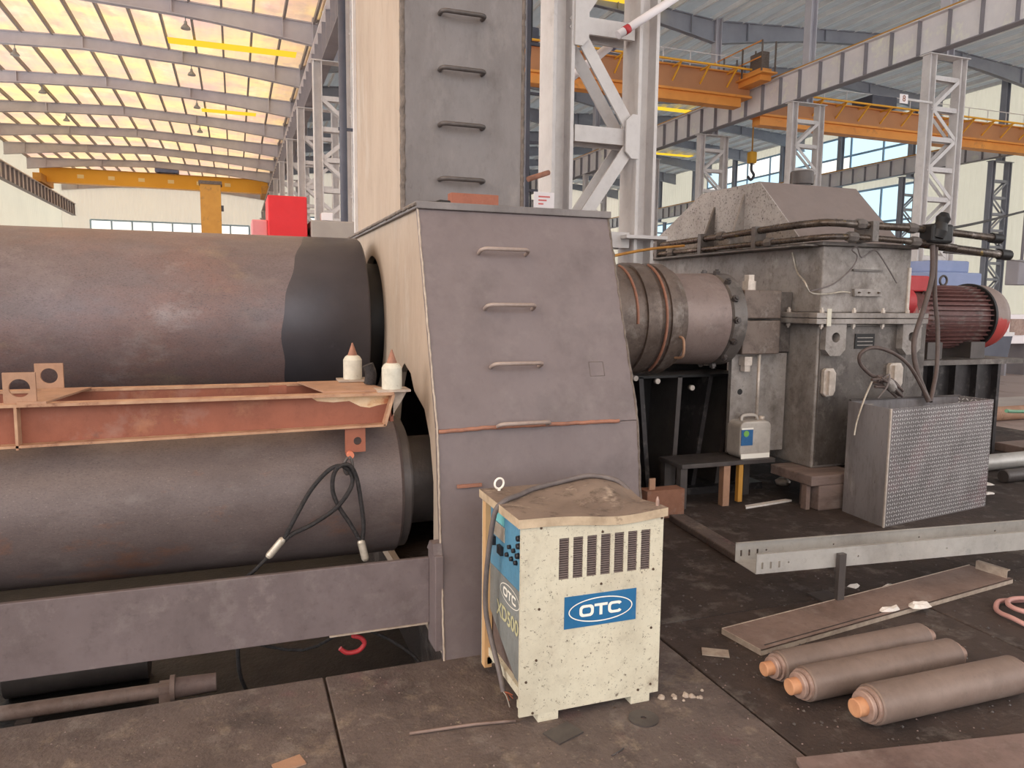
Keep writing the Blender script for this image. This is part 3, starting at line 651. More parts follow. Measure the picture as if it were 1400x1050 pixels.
# things lying on the housing top
put_plate = put('steel_offcut', G().box((1.035, 3.74, 2.065), (1.29, 3.80, 2.135)), 'rust', bevel=.003); tag(put_plate, 'rust-red steel offcut lying on the housing top before the tower', 'offcut')
tl = thing('hand_tool', 'small dark hand tool lying beside the rust-red offcut on the housing', 'tool', (.98, 3.72, 2.065))
put('handle', G().lathe((1.02, 3.70, 2.078), (-1, 0, 0), [(0, .011), (.05, .013), (.07, .006)], 10), 'black', tl)
put('blade', G().lathe((.95, 3.70, 2.078), (-1, 0, 0), [(0, .005), (.04, .003), (.05, .0005)], 8), 'neck', tl)

# --- rolls
ur = thing('machine_roll', 'large brown steel upper roll with dark oiled end band', 'roll', (-1.6, YU, ZU-RU))
put('roll_body', G().lathe((-4, YU, ZU), (1, 0, 0), [(0, RU), (4.72, RU)], 96), 'roll', ur)
bandg = G(); nb = 96; bv = []
def band_x(a):
    """the oiled zone begins in an uneven brushed line"""
    t = math.sin(a); return .255+.17*max(0, t)**2.2+.010*math.sin(5*a+1)+.006*math.sin(13*a)
for k in range(nb):
    a = 2*PI*k/nb; cy, cz = math.cos(a), math.sin(a)
    for x, rr_ in ((band_x(a), RU+.0008), (.73, RU+.0008), (.745, RU-.012), (.745, .38)): bv.append((x, YU+rr_*cy, ZU+rr_*cz))
bandg.add(bv, [(k*4+m, k*4+m+1, ((k+1) % nb)*4+m+1, ((k+1) % nb)*4+m) for k in range(nb) for m in range(3)], True)
eb = put('end_band', bandg, 'roll_dark', ur)
put('roll_neck', G().lathe((.745, YU, ZU), (1, 0, 0), [(0, .38), (1.05, .38)], 64), 'black', ur)  # black, so the shadow gap at the roll end is in its colour
lr = thing('machine_roll', 'steel lower roll with stepped end below the rusty frame', 'roll', (-1.6, YLr, ZLr-RLr))
put('roll_body', G().lathe((-4, YLr, ZLr), (1, 0, 0), [(0, RLr), (4.70, RLr), (4.715, RLr-.012)], 96), 'roll2', lr)
put('end_collar', G().lathe((.715, YLr, ZLr), (1, 0, 0), [(0, RLr-.02), (.035, RLr-.02), (.035, RLr-.05), (.05, RLr-.05)], 64), 'neck', lr)
put('roll_neck', G().lathe((.765, YLr, ZLr), (1, 0, 0), [(0, .22), (.9, .22)], 64), 'neck', lr)
# bearing blocks inside, so that the rolls rest in the housing
bb = G().holed([(4.45, .95), (5.45, .95), (5.45, 1.95), (4.45, 1.95)], [circ(YU, ZU, .381, 32)], 0, 1.1, 1.5)
put('bearing_block', bb, 'black', hs)
put('bearing_block', G().holed([(3.35, .2), (4.2, .2), (4.2, 1.0), (3.35, 1.0)], [circ(YLr, ZLr, .221, 32)], 0, 1.1, 1.5), 'black', hs)
put('inner_wall', G().prism([(3.3, -.28), (3.32, 1.0), (3.68, 1.98), (5.75, 1.98), (5.75, -.28)], 0, 1.5, 1.54), 'black', hs)  # black gives the dark inside of the housing by colour

# --- front beam
bm_ = thing('tie_beam', 'scratched grey steel beam running along the pit before the lower roll', 'beam', (-1.6, 3.25, .12))
put('web', G().box((-4, 3.245, .122), (.80, 3.27, .43)), 'beam', bm_, bevel=.003)
put('bottom_flange', G().box((-4, 3.27, .122), (.80, 3.34, .142)), 'beam', bm_)
put('lower_edge', G().box((.35, 3.240, .117), (.79, 3.246, .124)), 'edge', bm_)

# --- rusty frame across the rolls
YF0, YF1 = 3.40, 3.84
rf = thing('lifting_frame', 'rust-red welded channel frame with lifting lugs lying on the lower roll', 'frame', (-.6, 3.6, 1.04))
def ch_beam(y, s, x0, x1, m='rust'):
    """channel: web plus flanges turned outward (s=-1 towards the front)"""
    g = G().prism([(x0, 1.0), (x1-.035, 1.035), (x1, 1.172), (x0, 1.172)], 1, y, y+.012)
    put('channel_web', g, m, rf)
    put('channel_flange', G().box((x0, min(y, y+s*.055), 1.168), (x1+.004, max(y+.012, y+s*.055), 1.180)), 'rust_edge', rf)
    put('channel_flange', G().prism([(x0, .992), (x1-.036, 1.027), (x1-.036, 1.037), (x0, 1.002)], 1, min(y, y+s*.055), max(y+.012, y+s*.055)), 'rust_edge', rf)
ch_beam(YF0, -1, -2.2, .66)
put('channel_web', G().box((-2.2, YF1, 1.045), (.56, YF1+.012, 1.172)), 'rust', rf)
put('channel_flange', G().box((-2.2, YF1-.005, 1.168), (.56, YF1+.06, 1.180)), 'rust_edge', rf)
put('end_plate', G().prism([(.615, 1.03), (.655, 1.17), (.668, 1.17), (.628, 1.03)], 1, YF0-.055, YF0+.0), 'rust_edge', rf)
put('end_beam', G().prism([(.655, YF0), (.67, YF0), (.57, YF1), (.555, YF1)], 2, 1.04, 1.172), 'rust', rf)
put('end_top_plate', G().prism([(.36, YF0+.0), (.66, YF0), (.56, YF1), (.28, YF1)], 2, 1.1805, 1.188), 'tan', rf)
put('stiffener', G().box((-.81, YF0-.055, 1.002), (-.80, YF0, 1.168)), 'rust_edge', rf)
put('stiffener', G().box((-1.6, YF0-.055, 1.002), (-1.59, YF0, 1.168)), 'rust_edge', rf)
put('cross_plate', G().prism([(-.80, YF0-.05), (-.70, YF0-.05), (-.62, YF1), (-.80, YF1)], 2, 1.180, 1.188), 'tan', rf)
put('small_clip', G().box((.14, YF0+.3, 1.15), (.22, YF0+.33, 1.185)), 'rust', rf)
put('scorched_patch', G().prism([(.30, 1.166), (.33, 1.146), (.40, 1.138), (.47, 1.142), (.52, 1.115), (.56, 1.108), (.60, 1.118), (.645, 1.125), (.652, 1.166)], 1, YF0-.0015, YF0), 'scorch', rf)
def lug(x0, x1, z0, z1, y, r):
    put('lifting_lug', G().holed([(x0, z0), (x1, z0), (x1, z1), (x0, z1)], [circ((x0+x1)/2, (z0+z1)/2, r, 28)], 1, y, y+.014), 'tan', rf)
a, b = gy(2, 510, YF0-.03), gy(50, 549, YF0-.03)
lug(a.x, b.x, 1.18, a.z, YF0-.03, .036)
a, b = gy(47, 497, YF1), gy(88, 528, YF1)
lug(a.x, b.x, 1.188, a.z, YF1-.01, .034)
def pin(x, y, z):
    put('pin_base_plate', G().box((x-.075, y-.06, z), (x+.075, y+.06, z+.010)), 'edge', rf)
    put('guide_pin', G().lathe((x, y, z+.010), (0, 0, 1), [(0, .046), (.095, .046), (.112, .036), (.118, .026)], 28), 'cream_post', rf)
    put('pin_tip', G().lathe((x, y, z+.128), (0, 0, 1), [(0, .024), (.062, .003)], 20), 'weld_rust', rf)
pin(.668, 3.42, 1.18); pin(.545, 3.80, 1.19)
put('pin_bracket', G().prism([(.66, 1.06), (.70, 1.12), (.735, 1.18), (.66, 1.18)], 1, 3.40, 3.412), 'edge', rf)
put('hanger_plate', G().holed([(.445, .915), (.535, .915), (.535, 1.03), (.445, 1.03)], [circ(.50, .965, .018, 16)], 1, YF0-.04, YF0-.028), 'rust', rf)
put('hanger_rope_bundle', G().tube([(.60, 3.62, 1.19), (.605, 3.62, 1.24), (.59, 3.62, 1.285)], .028, 8), 'rope', rf)
# sling
sl = thing('wire_rope_sling', 'black wire rope sling with two looped ends hanging below the rusty frame', 'sling', (.4, 3.3, .45))
YS = 3.30
def SP(x, y, Y=YS): return gy(x, y, Y)
put('shackle', G().lathe(gy(479, 622, YF0-.06)+Vector((0, -.01, 0)), (0, 1, 0), [(0, .016), (.06, .016)], 14), 'copper', sl)
put('shackle_bow', G().tube([SP(478, 624, 3.335), SP(482, 640, 3.33), SP(474, 648, 3.33), SP(470, 636, 3.335)], .007, 8, 4, True), 'neck', sl)
put('rope_loop', G().tube([SP(388, 738), SP(405, 705), SP(425, 670), SP(447, 645), SP(462, 637), SP(474, 640), SP(482, 654, 3.31), SP(477, 672, 3.28), SP(458, 696, 3.29), SP(425, 718), SP(400, 730), SP(386, 742)], .0095, 8), 'rope', sl)
put('rope_loop', G().tube([SP(493, 740), SP(478, 715), SP(464, 694), SP(455, 672), SP(456, 650), SP(464, 638, 3.29), SP(478, 636, 3.29), SP(488, 655), SP(494, 690), SP(497, 718), SP(495, 740)], .0095, 8), 'rope', sl)
a, b = SP(388, 736), SP(366, 762); put('ferrule', G().lathe(a, b-a, [(0, .012), (.01, .016), ((b-a).length-.01, .016), ((b-a).length, .012)], 14), 'ferrule', sl)
a, b = SP(493, 738), SP(500, 766); put('ferrule', G().lathe(a, b-a, [(0, .012), (.01, .017), ((b-a).length-.01, .017), ((b-a).length, .012)], 14), 'ferrule', sl)
put('rope_tail', G().tube([SP(366, 762), SP(348, 780, 3.34), SP(335, 792, 3.37), (-.02, 3.37, .3), (-.03, 3.37, .1), (-.02, 3.42, -.1), (.05, 3.5, -.29)], .009, 8), 'rope', sl)

# --- pit contents
pp = thing('pit_shaft', 'brown pipe with flange and bright sleeve lying in the pit', 'pipe', (-.9, 3.6, -.3))
pe_, pf_ = gz(238, 941, -.13), gz(-20, 977, -.13); y = pe_.y
put('pipe', G().cyl((pf_.x-1.2, pf_.y, -.13), (pe_.x, y, -.13), .032, 16), 'channel', pp)
put('flange', G().cyl((pe_.x-.015, y, -.13), (pe_.x+.005, y, -.13), .058, 24), 'channel', pp)
put('sleeve', G().lathe((pe_.x+.005, y, -.13), (1, 0, 0), [(0, .045), (.17, .040)], 24), 'slab', pp)
put('flange_foot', G().box((pe_.x-.06, y-.03, -.3), (pe_.x-.015, y+.03, -.10)), 'channel', pp)
put('cradle', G().box((-.9, y-.05, -.3), (-.84, y+.05, -.155)), 'neck', pp)
hr = put('half_ring', G().prism(circ(-.80, -.215, .078, 16, 0, PI)+circ(-.80, -.215, .035, 12, PI, 0), 1, 3.26, 3.31), 'tan'); hr.location.z = -.18
tag(hr, 'tan half ring standing in the pit beside the brown pipe', 'ring')
rb_ = put('ring_block', G().box((-.88, 3.24, -.3), (-.72, 3.33, -.181)), 'pit'); tag(rb_, 'dark block under the tan half ring in the pit', 'block')
ds = put('dark_shaft', G().lathe((-1.1, 4.0, -.18), (1, 0, 0), [(0, .06), (.04, .11), (.65, .11)], 24), 'neck'); ds.location.z = -.299
tag(ds, 'dark oily shaft stub lying at the back of the pit', 'shaft')
hk = thing('red_hook', 'small red lifting hook under the grey tie beam', 'hook', (.49, 3.36, -.1))
h0 = gy(483, 868, 3.33)
put('hook_shank', G().lathe(h0+Vector((0, 0, .08)), (0, 0, -1), [(0, .012), (.03, .012), (.03, .018), (.06, .018), (.06, .01), (.09, .01)], 12), 'red', hk)
put('hook_bend', G().tube([h0+Vector((.0, 0, -.005)), h0+Vector((.035, 0, -.02)), h0+Vector((.05, 0, -.05)), h0+Vector((.02, 0, -.08)), h0+Vector((-.03, 0, -.08)), h0+Vector((-.06, 0, -.055))], .011, 8), 'red', hk)
cb_ = put('pit_cable', G().tube([(-.05, 3.5, .06), (.25, 3.45, -.02), (.5, 3.42, .06), (.75, 3.35, -.08), (.81, 3.2, -.2), (.80, 3.18, -.29)], .008, 8), 'rope'); tag(cb_, 'black cable drooping through the pit beside the red hook', 'cable')

# ================================================================ WELDING POWER SOURCE
WX0, WX1, WY0, WY1, WZ0, WZ1 = .962, 1.562, 2.515, 2.955, .05, .80
we = thing('welding_machine', 'cream welding power source with blue logo plate and dented dusty lid', 'welder', (1.26, 2.73, 0))
def wpanel(y0, y1, name):
    return put(name, G().box((WX0, y0, .035), (WX1, y1, WZ1-.025)), 'welder', we, bevel=.003)
# side panel towards the viewer has seven real slots with louvres
def PF(x, y): p = gy(x, y, WY0); return (p.x, p.z)
s0 = PF(778, 737); s1 = PF(897, 785)
slots = []
SX0, SX1, SZ0, SZ1 = 1.115, 1.505, .555, .715
n = 7; wv = (SX1-SX0)/(n+(n-1)*.42)
for k in range(n):
    x = SX0+k*wv*1.42; slots.append((x, x+wv))
put('side_panel', G().holed([(WX0, .035), (WX1, .035), (WX1, WZ1-.03), (WX0, WZ1-.03)], [[(a, SZ0), (b, SZ0), (b, SZ1), (a, SZ1)] for a, b in slots], 1, WY0-.012, WY0), 'welder', we)
put('side_panel', G().box((WX0, WY1, .035), (WX1, WY1+.012, WZ1-.03)), 'welder', we)
put('core', G().box((WX0+.035, WY0+.012, .08), (WX1-.02, WY1-.003, WZ1-.03)), 'louver', we)
for a, b in slots:
    g = G(); m = 18
    for j in range(m):
        z = SZ0+(SZ1-SZ0)*(j+.5)/m
        g.prism([(WY0+.004, z-.003), (WY0-.010, z-.0035), (WY0-.008, z+.001), (WY0+.004, z+.003)], 0, a, b)
    put('louver', g, 'louver', we)
# lid: thin folded sheet, sagging between the corners and dented at the rear right
lg = G(); N = 28; K = 20
LX0, LX1, LY0, LY1 = WX0-.012, WX1+.014, WY0-.02, WY1+.02
def lidz(u, v):
    z = WZ1 + .004
    z -= .022*math.exp(-((u-.68)**2/.08+(v-.02)**2/.10))            # front edge pushed down
    z += .026*math.exp(-((u-.80)**2/.035+(v-.75)**2/.09))            # bulge
    z -= .030*math.exp(-((u-.96)**2/.010+(v-.45)**2/.05))
    z -= .012*math.exp(-((u-.4)**2/.05+(v-.5)**2/.06))
    return z
vs = [(LX0+(LX1-LX0)*i/N, LY0+(LY1-LY0)*j/K, lidz(i/N, j/K)) for j in range(K+1) for i in range(N+1)]
lg.add(vs, [(j*(N+1)+i, j*(N+1)+i+1, (j+1)*(N+1)+i+1, (j+1)*(N+1)+i) for j in range(K) for i in range(N)], True)
lid = put('lid', lg, 'welder_top', we)
lip = G()
ring = [(i/N, 0.) for i in range(N+1)]+[(1., j/K) for j in range(1, K+1)]+[(i/N, 1.) for i in range(N-1, -1, -1)]+[(0., j/K) for j in range(K-1, 0, -1)]
rv = [(LX0+(LX1-LX0)*u, LY0+(LY1-LY0)*v, lidz(u, v)) for u, v in ring]; q = len(rv)
lip.add(rv+[(x, yy, z-.034) for x, yy, z in rv], [(i, (i+1) % q, (i+1) % q+q, i+q) for i in range(q)])
put('lid_rim', lip, mat('dusty_cream_rim', (206, 186, 156), (170, 150, 124), [((120, 100, 82), 22, .6, .74)], scale=14, rough=.65), we)
# control end (left): recessed between the two side panels
XCe = WX0+.02
put('control_panel', G().box((XCe, WY0+.004, .50), (XCe+.012, WY1-.04, .765)), 'bluepanel', we, bevel=.002)
put('lower_end_panel', G().prism([(WY0+.004, .50), (WY1-.04, .50), (WY1-.04, .30), (WY0+.09, .14), (WY0+.004, .14)], 0, XCe, XCe+.012), 'greypanel', we)
put('end_post', G().box((WX0-.002, WY1-.04, .035), (WX0+.03, WY1, .76)), 'wood', we)
def cpx(v, z): return (XCe-.001, WY1-.04-v*(WY1-.04-WY0-.004), z)     # v: 0 rear, 1 front
def cbox(name, v0, v1, z0, z1, d, m, par=we):
    a, b = cpx(v0, z0), cpx(v1, z1)
    return put(name, G().box((XCe-d, min(a[1], b[1]), z0), (XCe, max(a[1], b[1]), z1)), m, par, bevel=.001)
cbox('meter_window', .16, .44, .705, .75, .004, 'label_green'); cbox('meter_plate', .12, .46, .64, .70, .004, 'ferrule')
MT['teal'] = mat('teal_display', (120, 200, 200), rough=.4, bump=0)
for ch in we.children:
    if ch.name.startswith('meter_window'): ch.data.materials[0] = MT['teal']
for v, z in ((.12, .615), (.36, .60)): cbox('switch', v-.06, v+.06, z-.018, z+.018, .014, 'knob')
for v, z in ((.88, .71), (.88, .68), (.86, .64)):
    p = cpx(v, z); put('knob', G().lathe(p, (-1, 0, 0), [(0, .012), (.014, .010)], 14), 'knob', we)
for v in (.55, .68, .80): 
    p = cpx(v, .605); put('knob', G().lathe(p, (-1, 0, 0), [(0, .010), (.012, .008)], 14), 'knob', we)
for v in (.62, .74):
    p = cpx(v, .645); put('knob', G().lathe(p, (-1, 0, 0), [(0, .009), (.012, .008)], 14), 'knob', we)
# letters O T C in an oval; built flat, then laid on a face by a frame (origin, u, v, n)
def logo(orig, u, v, nrm, w, par, m, oval=True, eps=.0012):
    u, v, nrm, orig = Vector(u), Vector(v), Vector(nrm), Vector(orig)
    g = G()
    def ringpts(f): return [orig+u*x*w+v*y*w+nrm*eps for x, y in f]
    def band(out, inn):
        n = len(out); g.add(ringpts(out)+ringpts(inn), [(i, (i+1) % n, (i+1) % n+n, i+n) for i in range(n)])
    def rr(cx, cy, hw, hh, r, n=6):
        P = []
        for (sx, sy, a0) in ((1, 1, 0), (-1, 1, PI/2), (-1, -1, PI), (1, -1, 3*PI/2)):
            for k in range(n+1):
                a = a0+PI/2*k/n; P.append((cx+sx*(hw-r)+r*math.cos(a), cy+sy*(hh-r)+r*math.sin(a)))
        return P
    if oval:
        el = lambda a, b: [(a*math.cos(2*PI*k/48), b*math.sin(2*PI*k/48)) for k in range(48)]
        band(el(.46, .165), el(.445, .15))
    hh = .078
    band(rr(-.205, 0, .102, hh, .055), rr(-.205, 0, .062, hh-.036, .03))                 # O
    for (x0, x1, y0, y1) in ((-.095, .095, hh-.036, hh), (-.021, .021, -hh, hh-.036)):   # T
        g.add(ringpts([(x0, y0), (x1, y0), (x1, y1), (x0, y1)]), [(0, 1, 2, 3)])
    o = rr(.205, 0, .102, hh, .055); i_ = rr(.205, 0, .062, hh-.036, .03)                # C: the ring without its right side
    n = len(o)
    P = ringpts(o)+ringpts(i_)
    g.add(P, [(i, (i+1) % n, (i+1) % n+n, i+n) for i in range(n) if not (i == n-1 or (i < 2) or (i >= n-3))])
    put('lettering', g, m, par)
pl = PF(770, 815), PF(868, 802), PF(770, 858), PF(866, 845)
LXa, LXb, LZa, LZb = pl[0][0], (pl[1][0]+pl[3][0])/2, (pl[2][1]+pl[3][1])/2, (pl[0][1]+pl[1][1])/2
lp = put('logo_plate', G().box((LXa, WY0-.0145, LZa), (LXb, WY0-.012, LZb)), 'logo_blue', we); lp['label'] = 'blue plate with white OTC letters in an oval'
logo(((LXa+LXb)/2, WY0-.0145, (LZa+LZb)/2), (1, 0, 0), (0, 0, 1), (0, -1, 0), (LXb-LXa)*.97, lp, 'logo_white')
ec = cpx(.62, .445)
logo(ec, (0, -1, 0), (0, 0, 1), (-1, 0, 0), .24, we, 'logo_white')
def text(body, size, orig, u, v, nrm, par, m):
    cu = bpy.data.curves.new('tmp', 'FONT'); cu.body = body; cu.size = size; cu.align_x = 'CENTER'; cu.align_y = 'CENTER'; cu.offset = size*.02
    ob = bpy.data.objects.new('tmp', cu); COL.objects.link(ob)
    me = bpy.data.meshes.new_from_object(ob.evaluated_get(bpy.context.evaluated_depsgraph_get()))
    u, v, nrm, orig = Vector(u), Vector(v), Vector(nrm), Vector(orig); g = G()
    g.add([orig+u*q.co.x+v*q.co.y+nrm*.0015 for q in me.vertices], [tuple(p.vertices) for p in me.polygons])
    bpy.data.objects.remove(ob); bpy.data.curves.remove(cu)
    return put('lettering', g, m, par)
text('XD500', .085, cpx(.56, .345), (0, -1, 0), (0, 0, 1), (-1, 0, 0), we, 'yellow_print')
# screws on the side panel
for (x, y) in ((740, 722), (905, 708), (737, 833), (733, 903), (728, 975), (893, 778), (890, 858), (889, 935), (824, 727), (822, 798), (872, 943), (719, 933), (840, 968)):
    p = gy(x, y, WY0-.012)
    put('screw', G().lathe((p.x, WY0-.012, p.z), (0, -1, 0), [(0, .0055), (.003, .0045)], 10), 'screw', we)
for (x, yy) in ((1.04, 2.525), (1.44, 2.525), (1.04, 2.90), (1.44, 2.90)):
    put('foot', G().box((x, yy-.02, 0), (x+.085, yy+.035, .05)), 'welder', we, bevel=.002)
put('base_rail', G().box((WX0+.01, WY0+.0, .05), (WX1-.01, WY0+.04, .08)), 'welder', we)
put('base_rail', G().box((WX0+.01, WY1-.04, .05), (WX1-.01, WY1-.001, .08)), 'welder', we)
put('base_cross_rail', G().box((WX0+.015, WY0+.04, .09), (WX0+.05, WY1-.04, .125)), 'welder', we)
def eyebolt(x, yy, z):
    put('eyebolt', G().tube([(x+.022*math.cos(a), yy+.3*.022*math.cos(a), z+.036+.022*math.sin(a)) for a in [2*PI*k/12 for k in range(12)]], .0045, 8, 2, True).cyl((x, yy, z-.002), (x, yy, z+.016), .007, 8), 'logo_white', we)
eyebolt(WX0+.06, WY1-.03, WZ1-.002)
put('lifting_pin', G().lathe((WX1-.005, WY0+.03, WZ1-.03), (0, 0, 1), [(0, .008), (.045, .007), (.06, .003)], 10), 'roller_end', we)
# power cable lying over the lid
cg = thing('power_cable', 'grey power cable trailing over the welder lid with frayed wire ends', 'cable', (.96, 2.7, .1))
cab = [gz(880, 662, .80)]
def LZ(x, yy): 
    u, v = (x-LX0)/(LX1-LX0), (yy-LY0)/(LY1-LY0); return lidz(min(max(u, 0), 1), min(max(v, 0), 1))+.010
path = [(1.57, 2.80, .79), (1.54, 2.86, LZ(1.54, 2.86)), (1.44, 2.92, LZ(1.44, 2.92)+.004), (1.30, 2.93, LZ(1.3, 2.93)), (1.16, 2.88, LZ(1.16, 2.88)), (1.06, 2.80, LZ(1.06, 2.80)), (.985, 2.74, LZ(.985, 2.74)), (.942, 2.73, .78), (.925, 2.74, .68), (.92, 2.78, .5), (.925, 2.80, .35), (.94, 2.78, .24), (.95, 2.70, .13), (.955, 2.66, .06)]
put('cable', G().tube(path, .0105, 8), 'cable', cg)
for k, (dx, dy, dz) in enumerate(((.035, -.01, -.015), (.04, .0, -.035), (.02, -.02, -.058), (.03, .015, -.05))):
    a = Vector(path[-1]); put('wire_end', G().tube([a, a+Vector((dx*.5, dy*.5, dz*.3)), a+Vector((dx, dy, dz))], .0025, 6), 'copper' if k != 2 else 'ferrule', cg)
# ================================================================ GEARBOX AND DRIVE
GX0, GX1, GY0, GY1 = 4.32, 5.24, 4.76, 7.30
gb = thing('gearbox', 'large oily grey gearbox with bolted flange, lugs and sloping brown hood', 'gearbox', (4.8, 6.0, .28))
put('lower_case', G().box((GX0, GY0, .28), (GX1+.02, GY1, 1.44)), 'gear', gb, bevel=.012)
put('front_cover', G().box((GX0+.02, GY0-.012, .30), (GX1, GY0, 1.42)), 'gear_dark', gb, bevel=.004)
put('flange', G().box((GX0-.10, GY0-.09, 1.44), (GX1+.13, GY1+.05, 1.482)), 'gear', gb, bevel=.006)
put('flange', G().box((GX0-.10, GY0-.09, 1.486), (GX1+.13, GY1+.05, 1.528)), 'gear', gb, bevel=.006)
put('upper_case', G().box((GX0+.01, GY0, 1.528), (GX1, GY1, 2.05)), 'gear', gb, bevel=.012)
put('corner_strip', G().box((GX1-.03, GY0-.012, 1.53), (GX1-.005, GY0, 1.90)), 'bolt', gb)
put('top_cover', G().box((GX0-.03, GY0-.03, 2.05), (GX1+.04, GY1+.02, 2.08)), 'gear_dark', gb, bevel=.004)
# hood
HX0, HX1 = 4.37, 5.46
hp = [(5.03, 2.08), (5.634, 2.663), (6.502, 2.665), (7.75, 2.10), (7.75, 2.08)]
put('hood_cover', G().prism(hp, 0, HX0+.012, HX1), 'hood', gb)
put('hood_end_plate', G().prism([(y, z) for y, z in hp], 0, HX0, HX0+.012), 'speckle', gb)
for (xa, ya, xb) in ((978, 283, 966), (1019, 265, 1002)):
    p = gx(xa, ya, HX0)
    yb = gx(xb, 325, HX0).y
    g = G()
    g.add([(HX0, p.y, p.z), (HX0, p.y+.03, p.z), (HX0, p.y, 2.08), (HX0, p.y+.03, 2.08), (HX0-.16, p.y, 2.08), (HX0-.16, p.y+.03, 2.08)], [(0, 2, 4), (1, 5, 3), (0, 4, 5, 1), (0, 1, 3, 2), (2, 3, 5, 4)])
    put('hood_gusset', g, 'gear_dark' if xa < 1000 else 'gear', gb)
put('breather_cap', G().lathe((5.06, 5.9, 2.664), (0, 0, 1), [(0, .085), (.05, .085), (.05, .108), (.16, .108), (.17, .098)], 24), 'neck', gb)
# flange bolts
bx0 = None
def bolt(x, yv, z, d, m='bolt', r=.018, h=.025, par=gb, name='bolt'):
    put(name, G().lathe((x, yv, z), d, [(0, r), (h, r), (h, r*.55), (h+.015, r*.5)], 6, False), m, par)
for x in (4.30, 4.62, 4.92, 5.18, 5.33):
    bolt(x, GY0-.05, 1.528, (0, 0, 1)); bolt(x, GY0-.05, 1.44, (0, 0, -1))
for yv in (5.05, 5.42, 5.85):
    bolt(GX0-.05, yv, 1.528, (0, 0, 1)); bolt(GX0-.05, yv, 1.44, (0, 0, -1))
put('strap', G().box((GX0-.005, GY0-.095, 1.425), (GX0+.035, GY0-.09, 1.56)), 'cream_post', gb)
# front lugs with holes
def glug(x0, x1):
    z0, z1, c = 1.19, 1.44, .05
    put('lifting_lug', G().holed([(x0, z0+c), (x0+c, z0), (x1-c, z0), (x1, z0+c), (x1, z1), (x0, z1)], [circ((x0+x1)/2, 1.335, .04, 20)], 1, GY0-.075, GY0-.012), 'gear', gb)
glug(4.33, 4.53); glug(5.12, 5.32)
def rlug(x0, x1, z0, z1):
    put('ribbed_lug', G().prism([(x0, z0+.03), (x0+.03, z0), (x1-.02, z0+.01), (x1, z0+.05), (x1, z1-.04), (x1-.03, z1), (x0+.02, z1), (x0, z1-.02)], 1, GY0-.05, GY0-.012), 'bolt', gb, bevel=.006)
    put('ribbed_lug_rib', G().box((x0+.03, GY0-.075, z0+.02), (x0+.055, GY0-.05, z1-.02)), 'bolt', gb)
rlug(4.36, 4.48, .86, 1.09); rlug(5.03, 5.18, .90, 1.12)
put('name_plate', G().box((4.68, GY0-.02, 1.24), (4.88, GY0-.012, 1.36)), 'black', gb)
for i in range(3):
    put('name_plate_line', G().box((4.70, GY0-.022, 1.265+i*.03), (4.86, GY0-.020, 1.272+i*.03)), 'gear', gb)
put('terminal_bar', G().box((4.64, GY0-.025, 1.66), (4.92, GY0, 1.72)), 'gear', gb, bevel=.003)
for x in (4.68, 4.78, 4.88): bolt(x, GY0-.025, 1.69, (0, -1, 0), 'screw', .008, .006)
put('cable_ledge', G().box((4.62, GY0-.02, 1.86), (4.92, GY0, 1.875)), 'gear_dark', gb)
# left face: bearing clamp, oil drips and tall bolt rods
put('bearing_clamp', G().box((3.76, 4.96, 1.475), (4.12, 5.60, 1.70)), 'coupling', gb, bevel=.01)
put('bearing_clamp', G().box((3.76, 4.96, 1.19), (4.12, 5.60, 1.46)), 'coupling', gb, bevel=.01)
put('clamp_joint', G().box((3.80, 5.08, 1.20), (GX0, 5.55, 1.69)), 'gear_dark', gb)
for yv in (4.98, 5.66):
    for z, s in ((1.70, 1), (1.17, -1)):
        put('clamp_nut', G().lathe((3.86, yv+.06*(1 if yv < 5.3 else -1), z), (0, 0, s), [(0, .058), (.07, .058), (.07, .042), (.12, .042)], 6, False), 'bolt', gb)
put('clamp_rod', G().cyl((3.95, 4.99, .66), (3.95, 4.99, 1.19), .013, 10), 'bolt', gb)
put('rod_plate', G().box((3.74, 5.06, .38), (4.28, 5.10, 1.19)), 'gear', gb)
put('painted_hole', G().cyl((3.83, 5.058, .88), (3.83, 5.062, .88), .024, 14), 'black', gb)  # black disc painted in for the dark of an open hole
# coupling
YCp, ZCp = 5.2, 1.465
cp = thing('shaft_coupling', 'brown banded drum coupling with bolted flange between housing and gearbox', 'coupling', (3.0, YCp, ZCp-.43))
put('drum', G().lathe((1.85, YCp, ZCp), (1, 0, 0), [(0, .41), (.95, .41), (.95, .43), (1.06, .43), (1.06, .41), (1.15, .41), (1.15, .43), (1.24, .43), (1.24, .40), (1.30, .40)], 64), 'coupling', cp)
put('hub', G().lathe((3.15, YCp, ZCp), (1, 0, 0), [(0, .355), (.41, .365), (.43, .34)], 64), 'hub', cp)
put('bolted_flange', G().lathe((3.57, YCp, ZCp), (1, 0, 0), [(0, .345), (.015, .37), (.13, .37), (.13, .30), (.16, .30)], 48), 'gear_dark', cp)
for k in range(14):
    a = 2*PI*k/14
    put('flange_bolt', G().lathe((3.60, YCp+.37*math.cos(a), ZCp+.37*math.sin(a)), (0, math.cos(a), math.sin(a)), [(-.01, .028), (.022, .028), (.022, .016), (.035, .016)], 6, False), 'neck', cp)
def arcband(x, r, a0, a1, m, rr=.008):
    put('weld_band', G().tube([(x, YCp+r*math.cos(a), ZCp+r*math.sin(a)) for a in [a0+(a1-a0)*k/24 for k in range(25)]], rr, 6, 0), m, cp)
arcband(2.72, .412, PI*.58, PI*1.02, 'weld_rust', .011); arcband(2.95, .432, PI*.6, PI*1.35, 'weld_rust', .011)
put('drum_handle', G().tube([(3.07, YCp-.39, ZCp-.12), (3.08, YCp-.45, ZCp-.14), (3.08, YCp-.45, ZCp-.26), (3.07, YCp-.36, ZCp-.28)], .010, 8), 'tan', cp)
